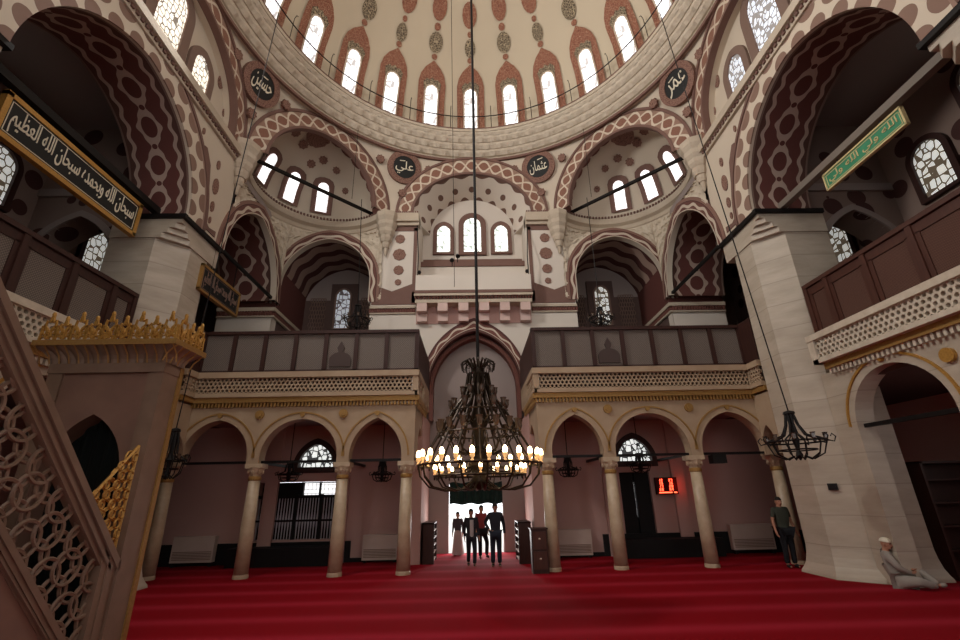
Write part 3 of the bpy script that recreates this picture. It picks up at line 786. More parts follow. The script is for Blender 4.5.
    mb=MB(); mb.box((7.9,9.14,8.35),(10.4,9.2,8.55),lambda a,b,c_:(sx*a,b,c_)); band(mb,lambda s,z,d:(sx*s,9.2+d,z),9.15,6.2,1.1,1.6,1.24,1.76,-.04,.1,1); mb.build('aisle_moulding',M['greywall'],w)
    O=LR(sx,10.3)
    arched_window('window_%d'%(50 if sx<0 else 53),O,8.12,7.6,.36,8.5,.36,-.03,M['pane_aisle'],M['wood'],.13,'bottle-glass window in the outer wall of the %s upper gallery, nearer the camera'%side,.08)
    arched_window('window_%d'%(51 if sx<0 else 54),O,11.0,7.3,.34,8.2,.36,-.03,M['pane_aisle'],M['wood'],.13,'bottle-glass window of the %s upper gallery seen just past the pier'%side,.08)
    arched_window('window_%d'%(52 if sx<0 else 55),O,6.7,8.3,.36,9.4,.36,-.03,M['pane_aisle'],M['wood'],.13,'bottle-glass window of the %s upper gallery at the picture edge'%side,.08)
    # corner block behind the side bay
    mb=MB(); mb.box((6.63,14.0,3.6),(8.4,16.5,7.2),lambda a,b,c_:(sx*a,b,c_)); mb.build('corner_block',M['white'],w)
    mb=MB(); mb.box((6.5,13.88,7.3),(8.4,16.5,7.42),lambda a,b,c_:(sx*a,b,c_)); mb.box((6.53,13.92,7.1),(8.4,16.5,7.15),lambda a,b,c_:(sx*a,b,c_)); mb.build('string_course',M['stone'],w)
    mb=MB(); mb.box((6.58,13.95,7.15),(8.4,16.5,7.3),lambda a,b,c_:(sx*a,b,c_))
    for k in range(20): mb.box((6.6+k*.09,13.9,7.15),(6.66+k*.09,13.96,7.3),lambda a,b,c_:(sx*a,b,c_))
    for k in range(26): mb.box((6.53,14.0+k*.09,7.15),(6.6,14.06+k*.09,7.3),lambda a,b,c_:(sx*a,b,c_))
    mb.build('string_course_dentil',M['maroon'],w)
    mb=MB(); mb.box((6.55,13.98,7.42),(8.4,16.5,10.4),lambda a,b,c_:(sx*a,b,c_)); mb.build('corner_wall',M['barrel'],w)
    # lower arcade wall under the side gallery
    A=LR(sx,7.0)
    w2=empty('wall_side_arcade_'+side,(sx*7.0,6,0),'pale stone arcade of gold-edged arches under the %s gallery'%side,'arcade','structure')
    ops=[(7.5,.93,2.62,.92,0),(5.3,.93,2.62,.92,0),(.8,.93,2.62,.92,0)]
    mb=MB(); wall(mb,A,-4.5,8.95,0,3.7,ops,.35); mb.build('arcade_stone',M['marble'],w2)
    mb=MB()
    for o in ops: band(mb,A,o[0],o[2],o[1]+.13,o[3]+.14,o[1]+.17,o[3]+.18,-.03,.05,1)
    for yc in (6.4,8.75-.02): mb.prism(disc(yc if yc<8 else 8.6,3.38 if yc<8 else 3.38,.11,18),A,-.06,.02) if yc<8 else None
    for o in ops: mb.prism(disc(o[0],o[2]+o[3]+.1,.05,10),A,-.05,.02)
    mb.build('gold_arch_edging',M['goldbright'],w2)
    mb=MB(); mb.box((-4.5,3.74,-.14),(8.62,3.86,.1),A); mb.build('gold_cornice',M['gold'],w2)
    mb=MB(); mb.box((-4.5,3.86,-.26),(8.72,3.94,.1),A); mb.box((-4.5,4.32,-.28),(8.74,4.44,.1),A); mb.box((8.58,3.86,-.26),(8.74,4.44,.02),A); mb.build('parapet_rail',M['palestone'],w2)
    mb=MB()
    for k in range(60): mb.box((8.58-k*.1,3.64,-.1),(8.53-k*.1,3.74,.02),A)
    mb.build('cornice_dentil',M['palestone'],w2)
    mb=MB()
    def hexcell(mb,fr,cx,cz,R,t,d0,d1):
        o=[(cx+R*cos(pi/6+k*pi/3),cz+R*sin(pi/6+k*pi/3)) for k in range(6)]; i_=[(cx+(R-t)*cos(pi/6+k*pi/3),cz+(R-t)*sin(pi/6+k*pi/3)) for k in range(6)]
        for k in range(6):
            j=(k+1)%6
            mb.quad(fr(*o[k],d0),fr(*o[j],d0),fr(*i_[j],d0),fr(*i_[k],d0)); mb.quad(fr(*i_[k],d0),fr(*i_[j],d0),fr(*i_[j],d1),fr(*i_[k],d1))
    def hexlat(mb,fr,s0,s1,z0,z1,R,t,d0,d1):
        dx=R*sqrt(3); dz=R*1.5; j=0; z=z0+R*.5
        while z<z1:
            s=s0+(dx/2 if j%2 else 0)
            while s<s1: hexcell(mb,fr,s,z,R,t,d0,d1); s+=dx
            z+=dz; j+=1
    hexlat(mb,A,2.2,8.55,3.97,4.32,.062,.022,-.22,-.16); mb.build('pierced_parapet',M['palestone'],w2)
    # wooden screen on the side gallery
    t=empty('wooden_screen',(sx*6.9,5.4,4.44),'tall wooden screen with fine lattice along the %s side gallery'%side,'screen')
    fm=M['wood'] if sx<0 else M['redwood']
    ys=[8.58,8.02,7.1,6.18,5.26,4.34,3.42]
    for k,yy in enumerate(ys):
        mb=MB(); mb.box((yy-.05,4.44,-.12),(yy+.05,5.52,0),A); mb.build('post',fm,t)
        if k:
            y1_=ys[k-1]
            mb=MB(); mb.box((yy+.05,4.5,-.07),(y1_-.05,5.45,-.04),A); mb.build('screen_panel',M['lattice_brown' if sx>0 else 'lattice'],t)
            mb=MB(); mb.box((yy+.05,5.28,-.09),(y1_-.05,5.44,-.03),A); mb.box((yy+.05,4.5,-.09),(yy+.13,5.3,-.03),A); mb.box((y1_-.13,4.5,-.09),(y1_-.05,5.3,-.03),A); mb.build('panel_rail',fm,t)
    mb=MB(); mb.box((3.3,5.45,-.13),(8.62,5.53,.01),A); mb.box((3.3,4.44,-.12),(8.6,4.5,0),A); mb.build('rail',fm,t)

# ================================================================== LOWER BACK WALL UNDER THE GALLERY
wl=empty('wall_lower_back',(0,13.2,0),'pink plastered wall behind the gallery columns with windows and a dark dado','wall','structure')
LB=PL(13.2)
mb=MB(); 
wall(mb,LB,1.85,10.3,0,3.62,[(4.42,.56,2.34,.68,2.32),(4.35,.42,2.05,.01,.0)],.35)
wall(mb,LB,-10.3,-1.85,0,3.62,[(-4.4,.56,2.34,.68,2.32),(-4.75,1.15,1.97,.01,.55)],.35)
mb.build('plaster',M['pink'],wl)
mb=MB(); mb.box((3.3,0,-.06),(10.3,.52,0),LB); mb.box((-10.3,0,-.06),(-3.3,.5,0),LB); mb.box((1.9,0,-.04),(3.3,.1,0),LB); mb.box((-3.3,0,-.04),(-1.9,.1,0),LB); mb.build('dark_dado',M['dark'],wl)
for e,side in ((-1,'left'),(1,'right')):
    # dark timber casing round the window
    mb=MB(); band(mb,LB,e*4.42,2.34,.48,.62,.62,.78,-.05,.1,1); mb.box((e*4.42-.62,2.2,-.05),(e*4.42+.62,2.34,.1),LB);
    mb.build('window_casing',M['wood'],wl)
    mb=MB()
    for xx in (3.45,5.35): 
        x0,x1=sorted((e*xx,e*(xx+.35))); mb.box((x0,0,-.1),(x1,3.62,0),LB)
    mb.build('wall_pilaster',M['pink'],wl)
arched_window('window_60',LB,-4.42,2.36,.5,2.4,.62,.12,M['pane_low'],M['dark'],.05,'half-round roundel-glass window above the barred window on the left',.04)
arched_window('window_61',LB,4.42,2.36,.5,2.4,.62,.12,M['pane_low'],M['dark'],.05,'half-round roundel-glass window above the dark door on the right',.04)
w=empty('window_62',(-4.75,13.2,.55),'wide barred window with white balusters and clear top panes on the left','window','structure')
mb=MB(); mb.box((-4.76,1.64,.2),(-3.8,1.94,.22),LB); mb.build('pane',M['pane_white'],w)
mb=MB(); mb.box((-5.9,.55,.28),(-3.6,1.97,.32),LB); mb.build('dark_backing',M['dark'],w)
mb=MB()
for k in range(30):
    x=-5.85+k*.075
    if k%9==4: mb.box((x-.04,.5,.05),(x+.04,1.66,.14),LB)
mb.box((-5.95,1.56,.05),(-3.6,1.64,.14),LB); mb.box((-5.95,.46,.04),(-3.6,.54,.14),LB); mb.box((-5.95,.98,.06),(-3.6,1.03,.12),LB); mb.box((-4.78,1.64,.1),(-4.72,1.97,.24),LB); mb.box((-4.3,1.64,.1),(-4.26,1.97,.24),LB); mb.build('frame',M['dark'],w)
M['baluster']=mat('pale_grey_baluster',lin(190,190,196),rough=.4)
for k in range(30):
    x=-5.85+k*.075
    if k%9!=4: 
        mb=MB(); mb.lathe([(.012,.54),(.016,.8),(.026,.96),(.026,1.05),(.016,1.2),(.012,1.56)],(x,13.3,0),6); mb.build('baluster',M['baluster'],w)
d=empty('door_1',(4.35,13.2,0),'tall dark door standing slightly ajar under the right window','door','structure')
mb=MB(); mb.box((3.93,.02,.1),(4.33,2.05,.16),LB); mb.build('door_leaf',M['dark'],d)
mb=MB(); mb.box((4.37,.02,.1),(4.77,2.05,.16),LB); mb.build('door_leaf',M['dark'],d)
mb=MB(); mb.box((4.335,.9,.2),(4.365,1.8,.22),LB); mb.build('lit_gap',mat('daylight_through_gap',lambda c:c.rgb((1,1,1)),emit=1.2),d)
mb=MB(); mb.box((3.9,.0,.3),(4.8,2.1,.34),LB); mb.build('dark_backing',M['dark'],d)

# gallery floor slab
mb=MB()
for sx in (-1,1): mb.box((min(sx*1.45,sx*10.3),11.0,3.46),(max(sx*1.45,sx*10.3),16.5,3.62))
mb.build('ceiling_gallery_slab',M['greywall'],org=(0,12,3.46),label='plain gallery slab forming the ceiling behind the columns',cat='gallery floor',kind='structure')

# ================================================================== GALLERY ARCADES
G=PL(10.9)
for sx,side in ((-1,'left'),(1,'right')):
    w=empty('wall_arcade_'+side,(sx*4,10.9,2.35),'warm stone arcade with gold-edged pointed arches carrying the %s gallery'%side,'arcade','structure')
    ops=[(sx*2.34,.60,2.45,.86,2.3),(sx*4.1,.88,2.45,.86,2.3),(sx*6.02,.76,2.45,.86,2.3)]
    mb=MB(); wall(mb,G,*sorted((sx*1.45,sx*6.98)),2.3,3.66,ops,.32)
    R1=lambda s,z,d:(sx*(1.45+d),s,z)
    wall(mb,R1,11.2,13.0,2.3,3.66,[(12.1,.6,2.45,.8,2.3)],.3)
    R2=lambda s,z,d:(sx*(6.72+d),s,z)
    wall(mb,R2,10.3,10.95,2.3,3.66,[(10.66,.25,2.45,.5,2.3)],.26)
    mb.build('arcade_stone',M['warmstone'],w)
    mb=MB()
    for o in ops:
        band(mb,G,o[0],o[2],o[1]+.14,o[3]+.13,o[1]+.175,o[3]+.165,-.02,.05,1)
        mb.prism(disc(o[0],o[2]+o[3]+.1,.055,10),G,-.035,.02)
    for xc,r in ((3.14,.105),(5.1,.105),(1.62,.0)):
        if r: mb.prism(disc(sx*xc,3.42,r,18),G,-.04,.02); mb.prism(disc(sx*xc,3.42,r*.55,12),G,-.06,.02)
    mb.build('gold_arch_edging',M['gold'],w)
    xs=sorted((sx*1.40,sx*6.8))
    mb=MB(); mb.box((xs[0],3.70,-.1),(xs[1],3.82,.1),G)
    mb.box((xs[0],3.70,.0),(xs[0]+.06 if sx>0 else xs[0]+.06,3.82,.2),G)
    mb.box((sx*1.36 if sx>0 else -1.42,10.82,3.70),(sx*1.42 if sx>0 else -1.36,13.0,3.82)); mb.box((sx*6.66 if sx>0 else -6.78,10.3,3.70),(sx*6.78 if sx>0 else -6.66,10.9,3.82))
    mb.build('gold_cornice',M['gold'],w)
    mb=MB()
    for k in range(66):
        x=sx*(1.44+k*.081); mb.box((x-.022,3.60,-.07),(x+.022,3.70,.02),G)
    for k in range(26): yy=10.95+k*.08; mb.box((min(sx*1.38,sx*1.46),yy-.022,3.6),(max(sx*1.38,sx*1.46),yy+.022,3.70))
    mb.build('cornice_dentil',M['gold'],w)
    mb=MB()
    mb.box((xs[0],3.82,-.15),(xs[1],3.92,.05),G); mb.box((xs[0]-.03,4.28,-.18),(xs[1]+.03,4.42,.05),G)
    for xx in (1.45,6.72): mb.box((sx*xx-.07,3.9,-.15),(sx*xx+.07,4.3,-.02),G)
    e0,e1=sorted((sx*1.36,sx*1.46)); mb.box((e0,10.75,3.82),(e1,13.4,3.92)); mb.box((e0,10.75,4.28),(e1,13.4,4.42)); mb.box((e0,12.0,3.9),(e1,13.4,4.3))
    e0,e1=sorted((sx*6.62,sx*6.75)); mb.box((e0,10.3,3.82),(e1,10.8,3.92)); mb.box((e0,10.3,4.28),(e1,10.8,4.42))
    mb.build('parapet_rail',M['warmstone'],w)
    mb=MB(); hexlat(mb,G,min(sx*1.54,sx*6.62),max(sx*1.54,sx*6.62),3.95,4.28,.058,.02,-.12,-.06); hexlat(mb,lambda s,z,d:(sx*(1.40+d),s,z),10.9,11.95,3.95,4.28,.058,.02,0,.05); hexlat(mb,lambda s,z,d:(sx*(6.66+d),s,z),10.35,10.72,3.95,4.28,.058,.02,0,.05)
    mb.build('pierced_parapet',M['warmstone'],w)
    mb=MB(); mb.box((min(sx*1.56,sx*6.6),3.92,.0),(max(sx*1.56,sx*6.6),4.3,.03),G); mb.build('parapet_shade_sheet',M['wood'],w)  # added dark sheet stands in for the shade seen through the pierced holes
    # wooden screen
    t=empty('wooden_screen',(sx*4,10.85,4.42),'dark wooden screen with grey lattice panels on the gallery %s of the entrance'%side,'screen')
    n=7; x0,x1=1.45,6.7; Fz=PL(10.86)
    for k in range(n+1):
        x=sx*(x0+(x1-x0)*k/n); mb=MB(); mb.box((x-.05,4.42,-.05),(x+.05,5.46,.06),Fz); mb.build('post',M['wood'],t)
        if k<n:
            a,b=sorted((sx*(x0+(x1-x0)*k/n),sx*(x0+(x1-x0)*(k+1)/n))); mb=MB(); mb.box((a+.05,4.48,0),(b-.05,5.4,.02),Fz); pp=mb.build('screen_panel',M['lattice'],t)
            if k==2:
                mb=MB(); c0=(a+b)/2; P=[(c0-.26,4.55)]+[(c0-.27*cos(q*pi/10),4.72+.2*sin(q*pi/10)) for q in range(0,11)]+[(c0+.26,4.55)]
                mb.prism(P,Fz,-.03,.0); mb.prism([(c0-.05,4.92),(c0-.09,5.03),(c0,5.2),(c0+.09,5.03),(c0+.05,4.92)],Fz,-.03,0); mb.build('reflection_motif',M['reflection'],pp)  # thin dark shape imitates a reflection on the panel, not carving
    mb=MB(); mb.box((*sorted((sx*1.4,sx*6.75)),)[0:1]+(5.4,-.07),(sorted((sx*1.4,sx*6.75))[1],5.48,.08),Fz); mb.box((sorted((sx*1.4,sx*6.75))[0],4.42,-.05),(sorted((sx*1.4,sx*6.75))[1],4.48,.06),Fz); mb.build('rail',M['wood'],t)
    for (xx,ya,yb) in ((1.45,10.9,13.9),(6.72,10.3,10.86)):
        a,b=sorted((sx*(xx-.03),sx*(xx+.03))); mb=MB(); mb.box((a,ya,4.42),(b,yb,5.48)); mb.build('side_panel',M['wood'],t)

# columns
def column(x,y,label):
    t=empty('marble_column',(x,y,0),label,'column',group='columns of the gallery arcade')
    mb=MB(); mb.lathe([(.158,0),(.158,.05),(.15,.08)],(x,y,0),16,True); mb.build('base',M['column'],t)
    mb=MB(); mb.lathe([(.15,.06),(.145,.9),(.122,1.98)],(x,y,0),20,True); mb.build('shaft',M['column'],t,smooth=True)
    mb=MB(); mb.lathe([(.125,1.96),(.14,1.98),(.14,2.03),(.125,2.05)],(x,y,0),16,True); mb.build('gold_neck_ring',M['gold'],t)
    mb=MB()
    mb.lathe([(.12,2.04),(.15,2.14),(.17,2.2)],(x,y,0),8); mb.lathe([(.165,2.12),(.2,2.24)],(x,y,0),8)
    for k in range(8):
        a=2*pi*k/8; mb.ball((x+.155*cos(a),y+.155*sin(a),2.15),(.04,.04,.06),6,4)
    mb.box((x-.19,y-.17,2.22),(x+.19,y+.17,2.32)); mb.build('capital',M['column'],t)
    return t
for x,nm in ((1.625,'first'),(3.085,'second'),(5.07,'third')):
    for sx,side in ((-1,'left'),(1,'right')): column(sx*x,11.05,'%s marble column from the entrance bay in the %s arcade'%(nm,side))
column(-7.1,11.15,'outermost marble column of the left arcade, beside the raised pulpit'); column(7.08,11.2,'outermost marble column of the right arcade, behind the standing man')

# tie rods
def rod(a,b,r,label,m='iron',name='tie_rod'):
    mb=MB(); mb.bar(a,b,r*2,r*2); return mb.build(name,M[m],org=((a[0]+b[0])/2,(a[1]+b[1])/2,min(a[2],b[2])),label=label,cat='tie rod')
for sx,side in ((-1,'left'),(1,'right')):
    rod((sx*1.3,11.06,2.36),(sx*7.2,11.06,2.36),.028,'black iron tie rod running along the capitals of the %s arcade'%side)
    rod((sx*3.62,14.25,11.2),(sx*6.62,11.25,11.2),.045,'black iron tie beam across the %s half dome'%side)
    rod((sx*7.2,4.62,7.72),(sx*7.2,8.93,7.72),.075,'dark tie beam under the great arch of the %s wall'%side,'iron' if sx<0 else 'greybeam')
    for x,nm in ((3.085,'second'),(5.07,'third')):
        rod((sx*x,11.1,2.36),(sx*x,13.2,2.36),.03,'black iron tie rod from the %s %s column back to the wall'%(nm,side))
    rod((sx*7.15,6.45,2.62),(sx*7.15,8.5,2.62),.035,'dark tie rod spanning the near arch below the %s gallery'%side)

# ================================================================== CURTAIN IN THE DOORWAY
mb=MB()
def cur(u,v): return (-.8+1.57*u, 14.47+.035*sin(u*34)+.02*sin(u*77), 1.3+.02*sin(u*20)+(1.9-1.3)*v)
mb.grid(cur,60,3,vr=(0,1)); mb.build('door_curtain',M['curtain'],org=(0,14.47,1.3),label='dark green curtain rolled half up over the bright doorway',cat='curtain')
# ================================================================== LETTERING
def text_mb(mb, body, fr, s0, z0, width, height, d0=-.012, d1=0, mirror=False):
    cu=bpy.data.curves.new('lettering','FONT'); cu.body=body; cu.size=1; cu.resolution_u=3
    o=bpy.data.objects.new('lettering',cu); COL.objects.link(o)
    bpy.context.view_layer.update()
    me=bpy.data.meshes.new_from_object(o.evaluated_get(bpy.context.evaluated_depsgraph_get()))
    vs=[v.co.copy() for v in me.vertices]; fs=[tuple(p.vertices) for p in me.polygons]
    x0=min(v.x for v in vs); x1=max(v.x for v in vs); y0=min(v.y for v in vs); y1=max(v.y for v in vs)
    T=lambda v:(s0+(v.x-x0)/(x1-x0)*width, z0+(v.y-y0)/(y1-y0)*height)
    mb.add([fr(*T(v),d0) for v in vs],fs)
    # side walls for thickness
    from collections import Counter
    ec=Counter()
    for f in fs:
        for a,b in zip(f,f[1:]+f[:1]): ec[frozenset((a,b))]+=1
    b0=len(mb.v); mb.add([fr(*T(v),d1) for v in vs],[])
    off=b0-len(vs)
    for e,c in ec.items():
        if c==1:
            a,b=tuple(e); mb.f.append((off+a,off+b,b0+b,b0+a)); mb.mi.append(mb.cur); mb.uv.append(None)
    bpy.data.objects.remove(o); bpy.data.curves.remove(cu); bpy.data.meshes.remove(me)
# Arabic presentation forms, written in visual (left to right) order
def ar(*logical): return ''.join(reversed(''.join(logical)))
SUBHAN='\uFEB3\uFE92\uFEA4\uFE8E\uFEE5'; ALLAH='\uFE8D\uFEDF\uFEE0\uFEEA'; WABI='\uFEED\uFE91\uFEA4\uFEE4\uFEAA\uFEE9'; AZIM='\uFE8D\uFEDF\uFECC\uFEC8\uFEF4\uFEE2'
LINE=ar(SUBHAN,' ',ALLAH,' ',WABI,' ',SUBHAN,' ',ALLAH,' ',AZIM)
def sign(name,fr,y0,y1,z0,z1,pm,lm,fm,label,body,rods,flip,fw_=.07,th=.07):
    c=empty(name,fr((y0+y1)/2,z0,0),label,'calligraphy sign')
    mb=MB(); mb.box((y0,z0,-th/2),(y1,z1,th/2),fr); mb.build('board',pm,c)
    mb=MB()
    for a,b,c0,d0 in ((y0-.01,z0-.01,y1+.01,z0+fw_),(y0-.01,z1-fw_,y1+.01,z1+.01),(y0-.01,z0,y0+fw_,z1),(y1-fw_,z0,y1+.01,z1)): mb.box((a,b,-th/2-.02),(c0,d0,th/2+.02),fr)
    mb.build('frame',fm,c)
    mb=MB(); q=fw_+.03
    for a,b,c0,d0 in ((y0+q,z0+q,y1-q,z0+q+.012),(y0+q,z1-q-.012,y1-q,z1-q),(y0+q,z0+q,y0+q+.012,z1-q),(y1-q-.012,z0+q,y1-q,z1-q)): mb.box((a,b,-th/2-.006),(c0,d0,-th/2+.01),fr)
    mb.build('inner_line',lm,c)
    if body:
        mb=MB(); text_mb(mb,body,fr if not flip else (lambda s,z,d:fr(y0+y1-s,z,d)),y0+q+.06,z0+q+.025,(y1-y0)-2*q-.12,(z1-z0)-2*q-.05,-th/2-.012,-th/2+.005); mb.build('lettering',lm,c)
    for yy in rods: mb=MB(); mb.tube([fr(yy,z1,0),fr(yy,7.64,0)],.014,5); mb.build('hanger',M['iron'],c)
    return c
# left board: reads towards the hall (facing +x); text runs left to right along +y seen from the hall
sign('calligraphy_board',lambda s,z,d:(-7.2-d,s,z),5.4,8.42,6.78,7.54,M['blackpaint'],M['ivory'],M['goldbright'],'long black board with pale calligraphy in a gold frame hanging under the left great arch',LINE,(5.9,7.9),False,.075)
GREEN=ar('\uFE8D\uFEDF\uFEE0\uFEEA',' ','\uFEED\uFEDF\uFEF2',' ','\uFE8D\uFEDF\uFEE0\uFEEA',' ','\uFEED\uFEDF\uFEF2')
sign('calligraphy_board',lambda s,z,d:(7.2+d,s,z),5.8,7.6,7.2,7.56,M['greenpaint'],M['goldletter'],M['goldletter'],'green board with pale gold calligraphy hanging under the right great arch',GREEN,(6.2,7.2),True,.022,.03)
sign('calligraphy_board',lambda s,z,d:(-6.58-d,s,z),9.9,11.75,6.25,6.92,M['blackpaint'],M['taupe'],M['gold'],'smaller dark gold-framed board hanging past the left pier',LINE,(10.3,11.4),False,.05)
rod((-6.6,10.3,7.68),(-6.6,13.9,7.68),.04,'short black tie beam under the left side-bay arch past the pier')
rod((6.6,10.3,7.68),(6.6,13.9,7.68),.04,'short black tie beam under the right side-bay arch past the pier')
# roundels
def roundel(ang,sx,body,label,extra):
    a=radians(ang); c=Vector((sx*6.62*sin(a),CY+6.62*cos(a),12.87)); nn=Vector((-sx*sin(a),-cos(a),-.28)).normalized(); e=Z.cross(nn).normalized(); f=nn.cross(e)
    # e must run left to right for a viewer in the hall
    fr=lambda s,z,d:c-e*s*-1+f*z-nn*d
    t=empty('calligraphy_roundel',c,label,'roundel',group='calligraphy roundels under the dome')
    mb=MB(); mb.prism(disc(0,0,.43,36),fr,-.05,.03); mb.build('black_disc',M['blackpaint'],t)
    mb=MB(); 
    for k in range(40):
        p0,p1=2*pi*k/40,2*pi*(k+1)/40
        for r0,r1,d in ((.42,.62,-.07),):
            q=[fr(r0*cos(p0),r0*sin(p0),d),fr(r0*cos(p1),r0*sin(p1),d),fr(r1*cos(p1),r1*sin(p1),d),fr(r1*cos(p0),r1*sin(p0),d)]
            mb.quad(*q); mb.quad(q[0],q[1],fr(r0*cos(p1),r0*sin(p1),.02),fr(r0*cos(p0),r0*sin(p0),.02)); mb.quad(q[3],q[2],fr(r1*cos(p1),r1*sin(p1),.1),fr(r1*cos(p0),r1*sin(p0),.1))
    mb.build('painted_ring',M['rosette'],t)
    mb=MB(); text_mb(mb,body,fr,-.33,-.27,.66,.5,-.062,-.045)
    for (x,z,w_) in extra: mb.prism([(x,z),(x+w_,z+.03),(x+w_,z+.06),(x,z+.03)],fr,-.06,-.045)
    mb.build('lettering',M['ivory'],t)
ALI=ar('\uFECB\uFEE0\uFEF2'); OSMAN=ar('\uFECB\uFE9C\uFEE4\uFE8E\uFEE5'); HUS=ar('\uFEA3\uFEB4\uFEF4\uFEE6'); OMAR=ar('\uFECB\uFEE4\uFEAE')
roundel(22,-1,ALI,'black calligraphy roundel just left of the central arch',((-.2,.2,.2),))
roundel(22,1,OSMAN,'black calligraphy roundel just right of the central arch',((0,.24,.2),))
roundel(68,-1,HUS,'black calligraphy roundel beside the left wall arch',((-.1,.22,.2),))
roundel(68,1,OMAR,'black calligraphy roundel beside the right wall arch',((-.2,.2,.2),))

# ================================================================== GREAT CHANDELIER
cx,cy=.01,CY
ch=empty('chandelier',(cx,cy,1.66),'huge tiered bronze chandelier with a ring of lit lamps hanging before the entrance','chandelier')
mb=MB(); mb.tube([(cx,cy,3.6),(cx,cy,20.15)],.028,8); mb.build('hanging_rod',M['iron'],ch)
mb=MB(); mb.lathe([(.02,3.75),(.07,3.7),(.11,3.6),(.08,3.45),(.12,3.3),(.06,3.1),(.1,2.9),(.16,2.7),(.08,2.5),(.07,2.3),(.16,2.15),(.2,2.0),(.1,1.85),(.16,1.78),(.08,1.68),(.02,1.64)],(cx,cy,0),14); mb.build('core',M['bronze'],ch,smooth=True)
def pol(r,a,z): return (cx+r*cos(a),cy+r*sin(a),z)
for (R,z,r,nm) in ((.98,2.02,.022,'lamp_ring'),(.72,1.86,.018,'lamp_ring'),(.66,2.5,.016,'lamp_ring'),(.46,2.86,.014,'lamp_ring'),(.17,3.48,.014,'crown_ring')):
    mb=MB(); mb.tube([pol(R,2*pi*k/48,z) for k in range(48)],r,5,True)
    for k in range(24): 
        a=2*pi*k/24; mb.ball(pol(R,a,z-.035),(.014,.014,.03),5,4)
    mb.build(nm,M['bronze'],ch)
for k in range(16):
    a=2*pi*k/16
    mb=MB(); mb.tube([pol(.1,a,3.6),pol(.2,a,3.74),pol(.29,a,3.68),pol(.27,a,3.56),pol(.21,a,3.56),pol(.22,a,3.62)],[.018,.016,.014,.012,.01,.006],5); mb.build('crown_scroll',M['bronze'],ch)
    mb=MB(); mb.tube([pol(.17,a,3.5),pol(.2,a,3.3),pol(.3,a,3.05),pol(.45,a,2.86),pol(.58,a,2.65),pol(.67,a,2.5),pol(.82,a,2.25),pol(.98,a,2.03)],[.022,.024,.022,.02,.018,.016,.015,.014],5); mb.build('hanging_strap',M['bronze'],ch)
    mb=MB(); mb.tube([pol(.97,a+.1,2.02),pol(.94,a+.1,1.86),pol(.8,a+.1,1.7),pol(.55,a+.1,1.64),pol(.3,a+.1,1.66),pol(.12,a+.1,1.78)],.014,5); mb.build('basket_arm',M['bronze'],ch)
for k in range(14):
    a=2*pi*k/14
    mb=MB(); mb.tube([pol(.1,a,2.3),pol(.25,a,2.18),pol(.42,a,2.25),pol(.52,a,2.42),pol(.45,a,2.5),pol(.38,a,2.44),pol(.4,a,2.38)],[.016,.016,.014,.013,.012,.01,.007],5); mb.build('scroll_arm',M['bronze'],ch)
    mb=MB(); mb.tube([pol(.1,a+.2,2.75),pol(.22,a+.2,2.68),pol(.36,a+.2,2.78),pol(.4,a+.2,2.92),pol(.32,a+.2,2.96),pol(.29,a+.2,2.9)],[.014,.014,.012,.011,.01,.007],5); mb.build('scroll_arm',M['bronze'],ch)
    mb=MB(); mb.tube([pol(.1,a+.1,2.05),pol(.3,a+.1,1.9),pol(.55,a+.1,1.9),pol(.72,a+.1,1.86)],.012,5); mb.build('scroll_arm',M['bronze'],ch)
def lamp(R,a,z,lit,sc=1.):
    p=pol(R,a,z); h=lambda dz:(p[0],p[1],p[2]+dz*sc)
    mb=MB(); mb.lathe([(.008*sc,-.01*sc),(.03*sc,.0),(.03*sc,.012*sc),(.012*sc,.03*sc),(.028*sc,.05*sc)]+([(.04*sc,.08*sc),(.036*sc,.10*sc),(.044*sc,.115*sc)] if lit else [(.045*sc,.10*sc),(.042*sc,.15*sc),(.055*sc,.18*sc)]),p,9)
    c=mb.build('glass_cup',M['litcup'] if lit else M['cup'],ch,smooth=True)
    if lit:
        mb=MB(); mb.ball(h(.155),(.042*sc,.042*sc,.075*sc),7,5); mb.build('bulb',M['bulb'],c,org=None)
for k in range(26): lamp(.98,2*pi*k/26,2.03,True,.9)
for k in range(18): lamp(.72,2*pi*(k+.5)/18,1.88,True,.65)
for k in range(16): lamp(.66,2*pi*k/16,2.51,False,1.1)
for k in range(12): lamp(.46,2*pi*k/12,2.87,False,1.0)
for k in range(9): lamp(.28,2*pi*k/9,3.1,False,.9)

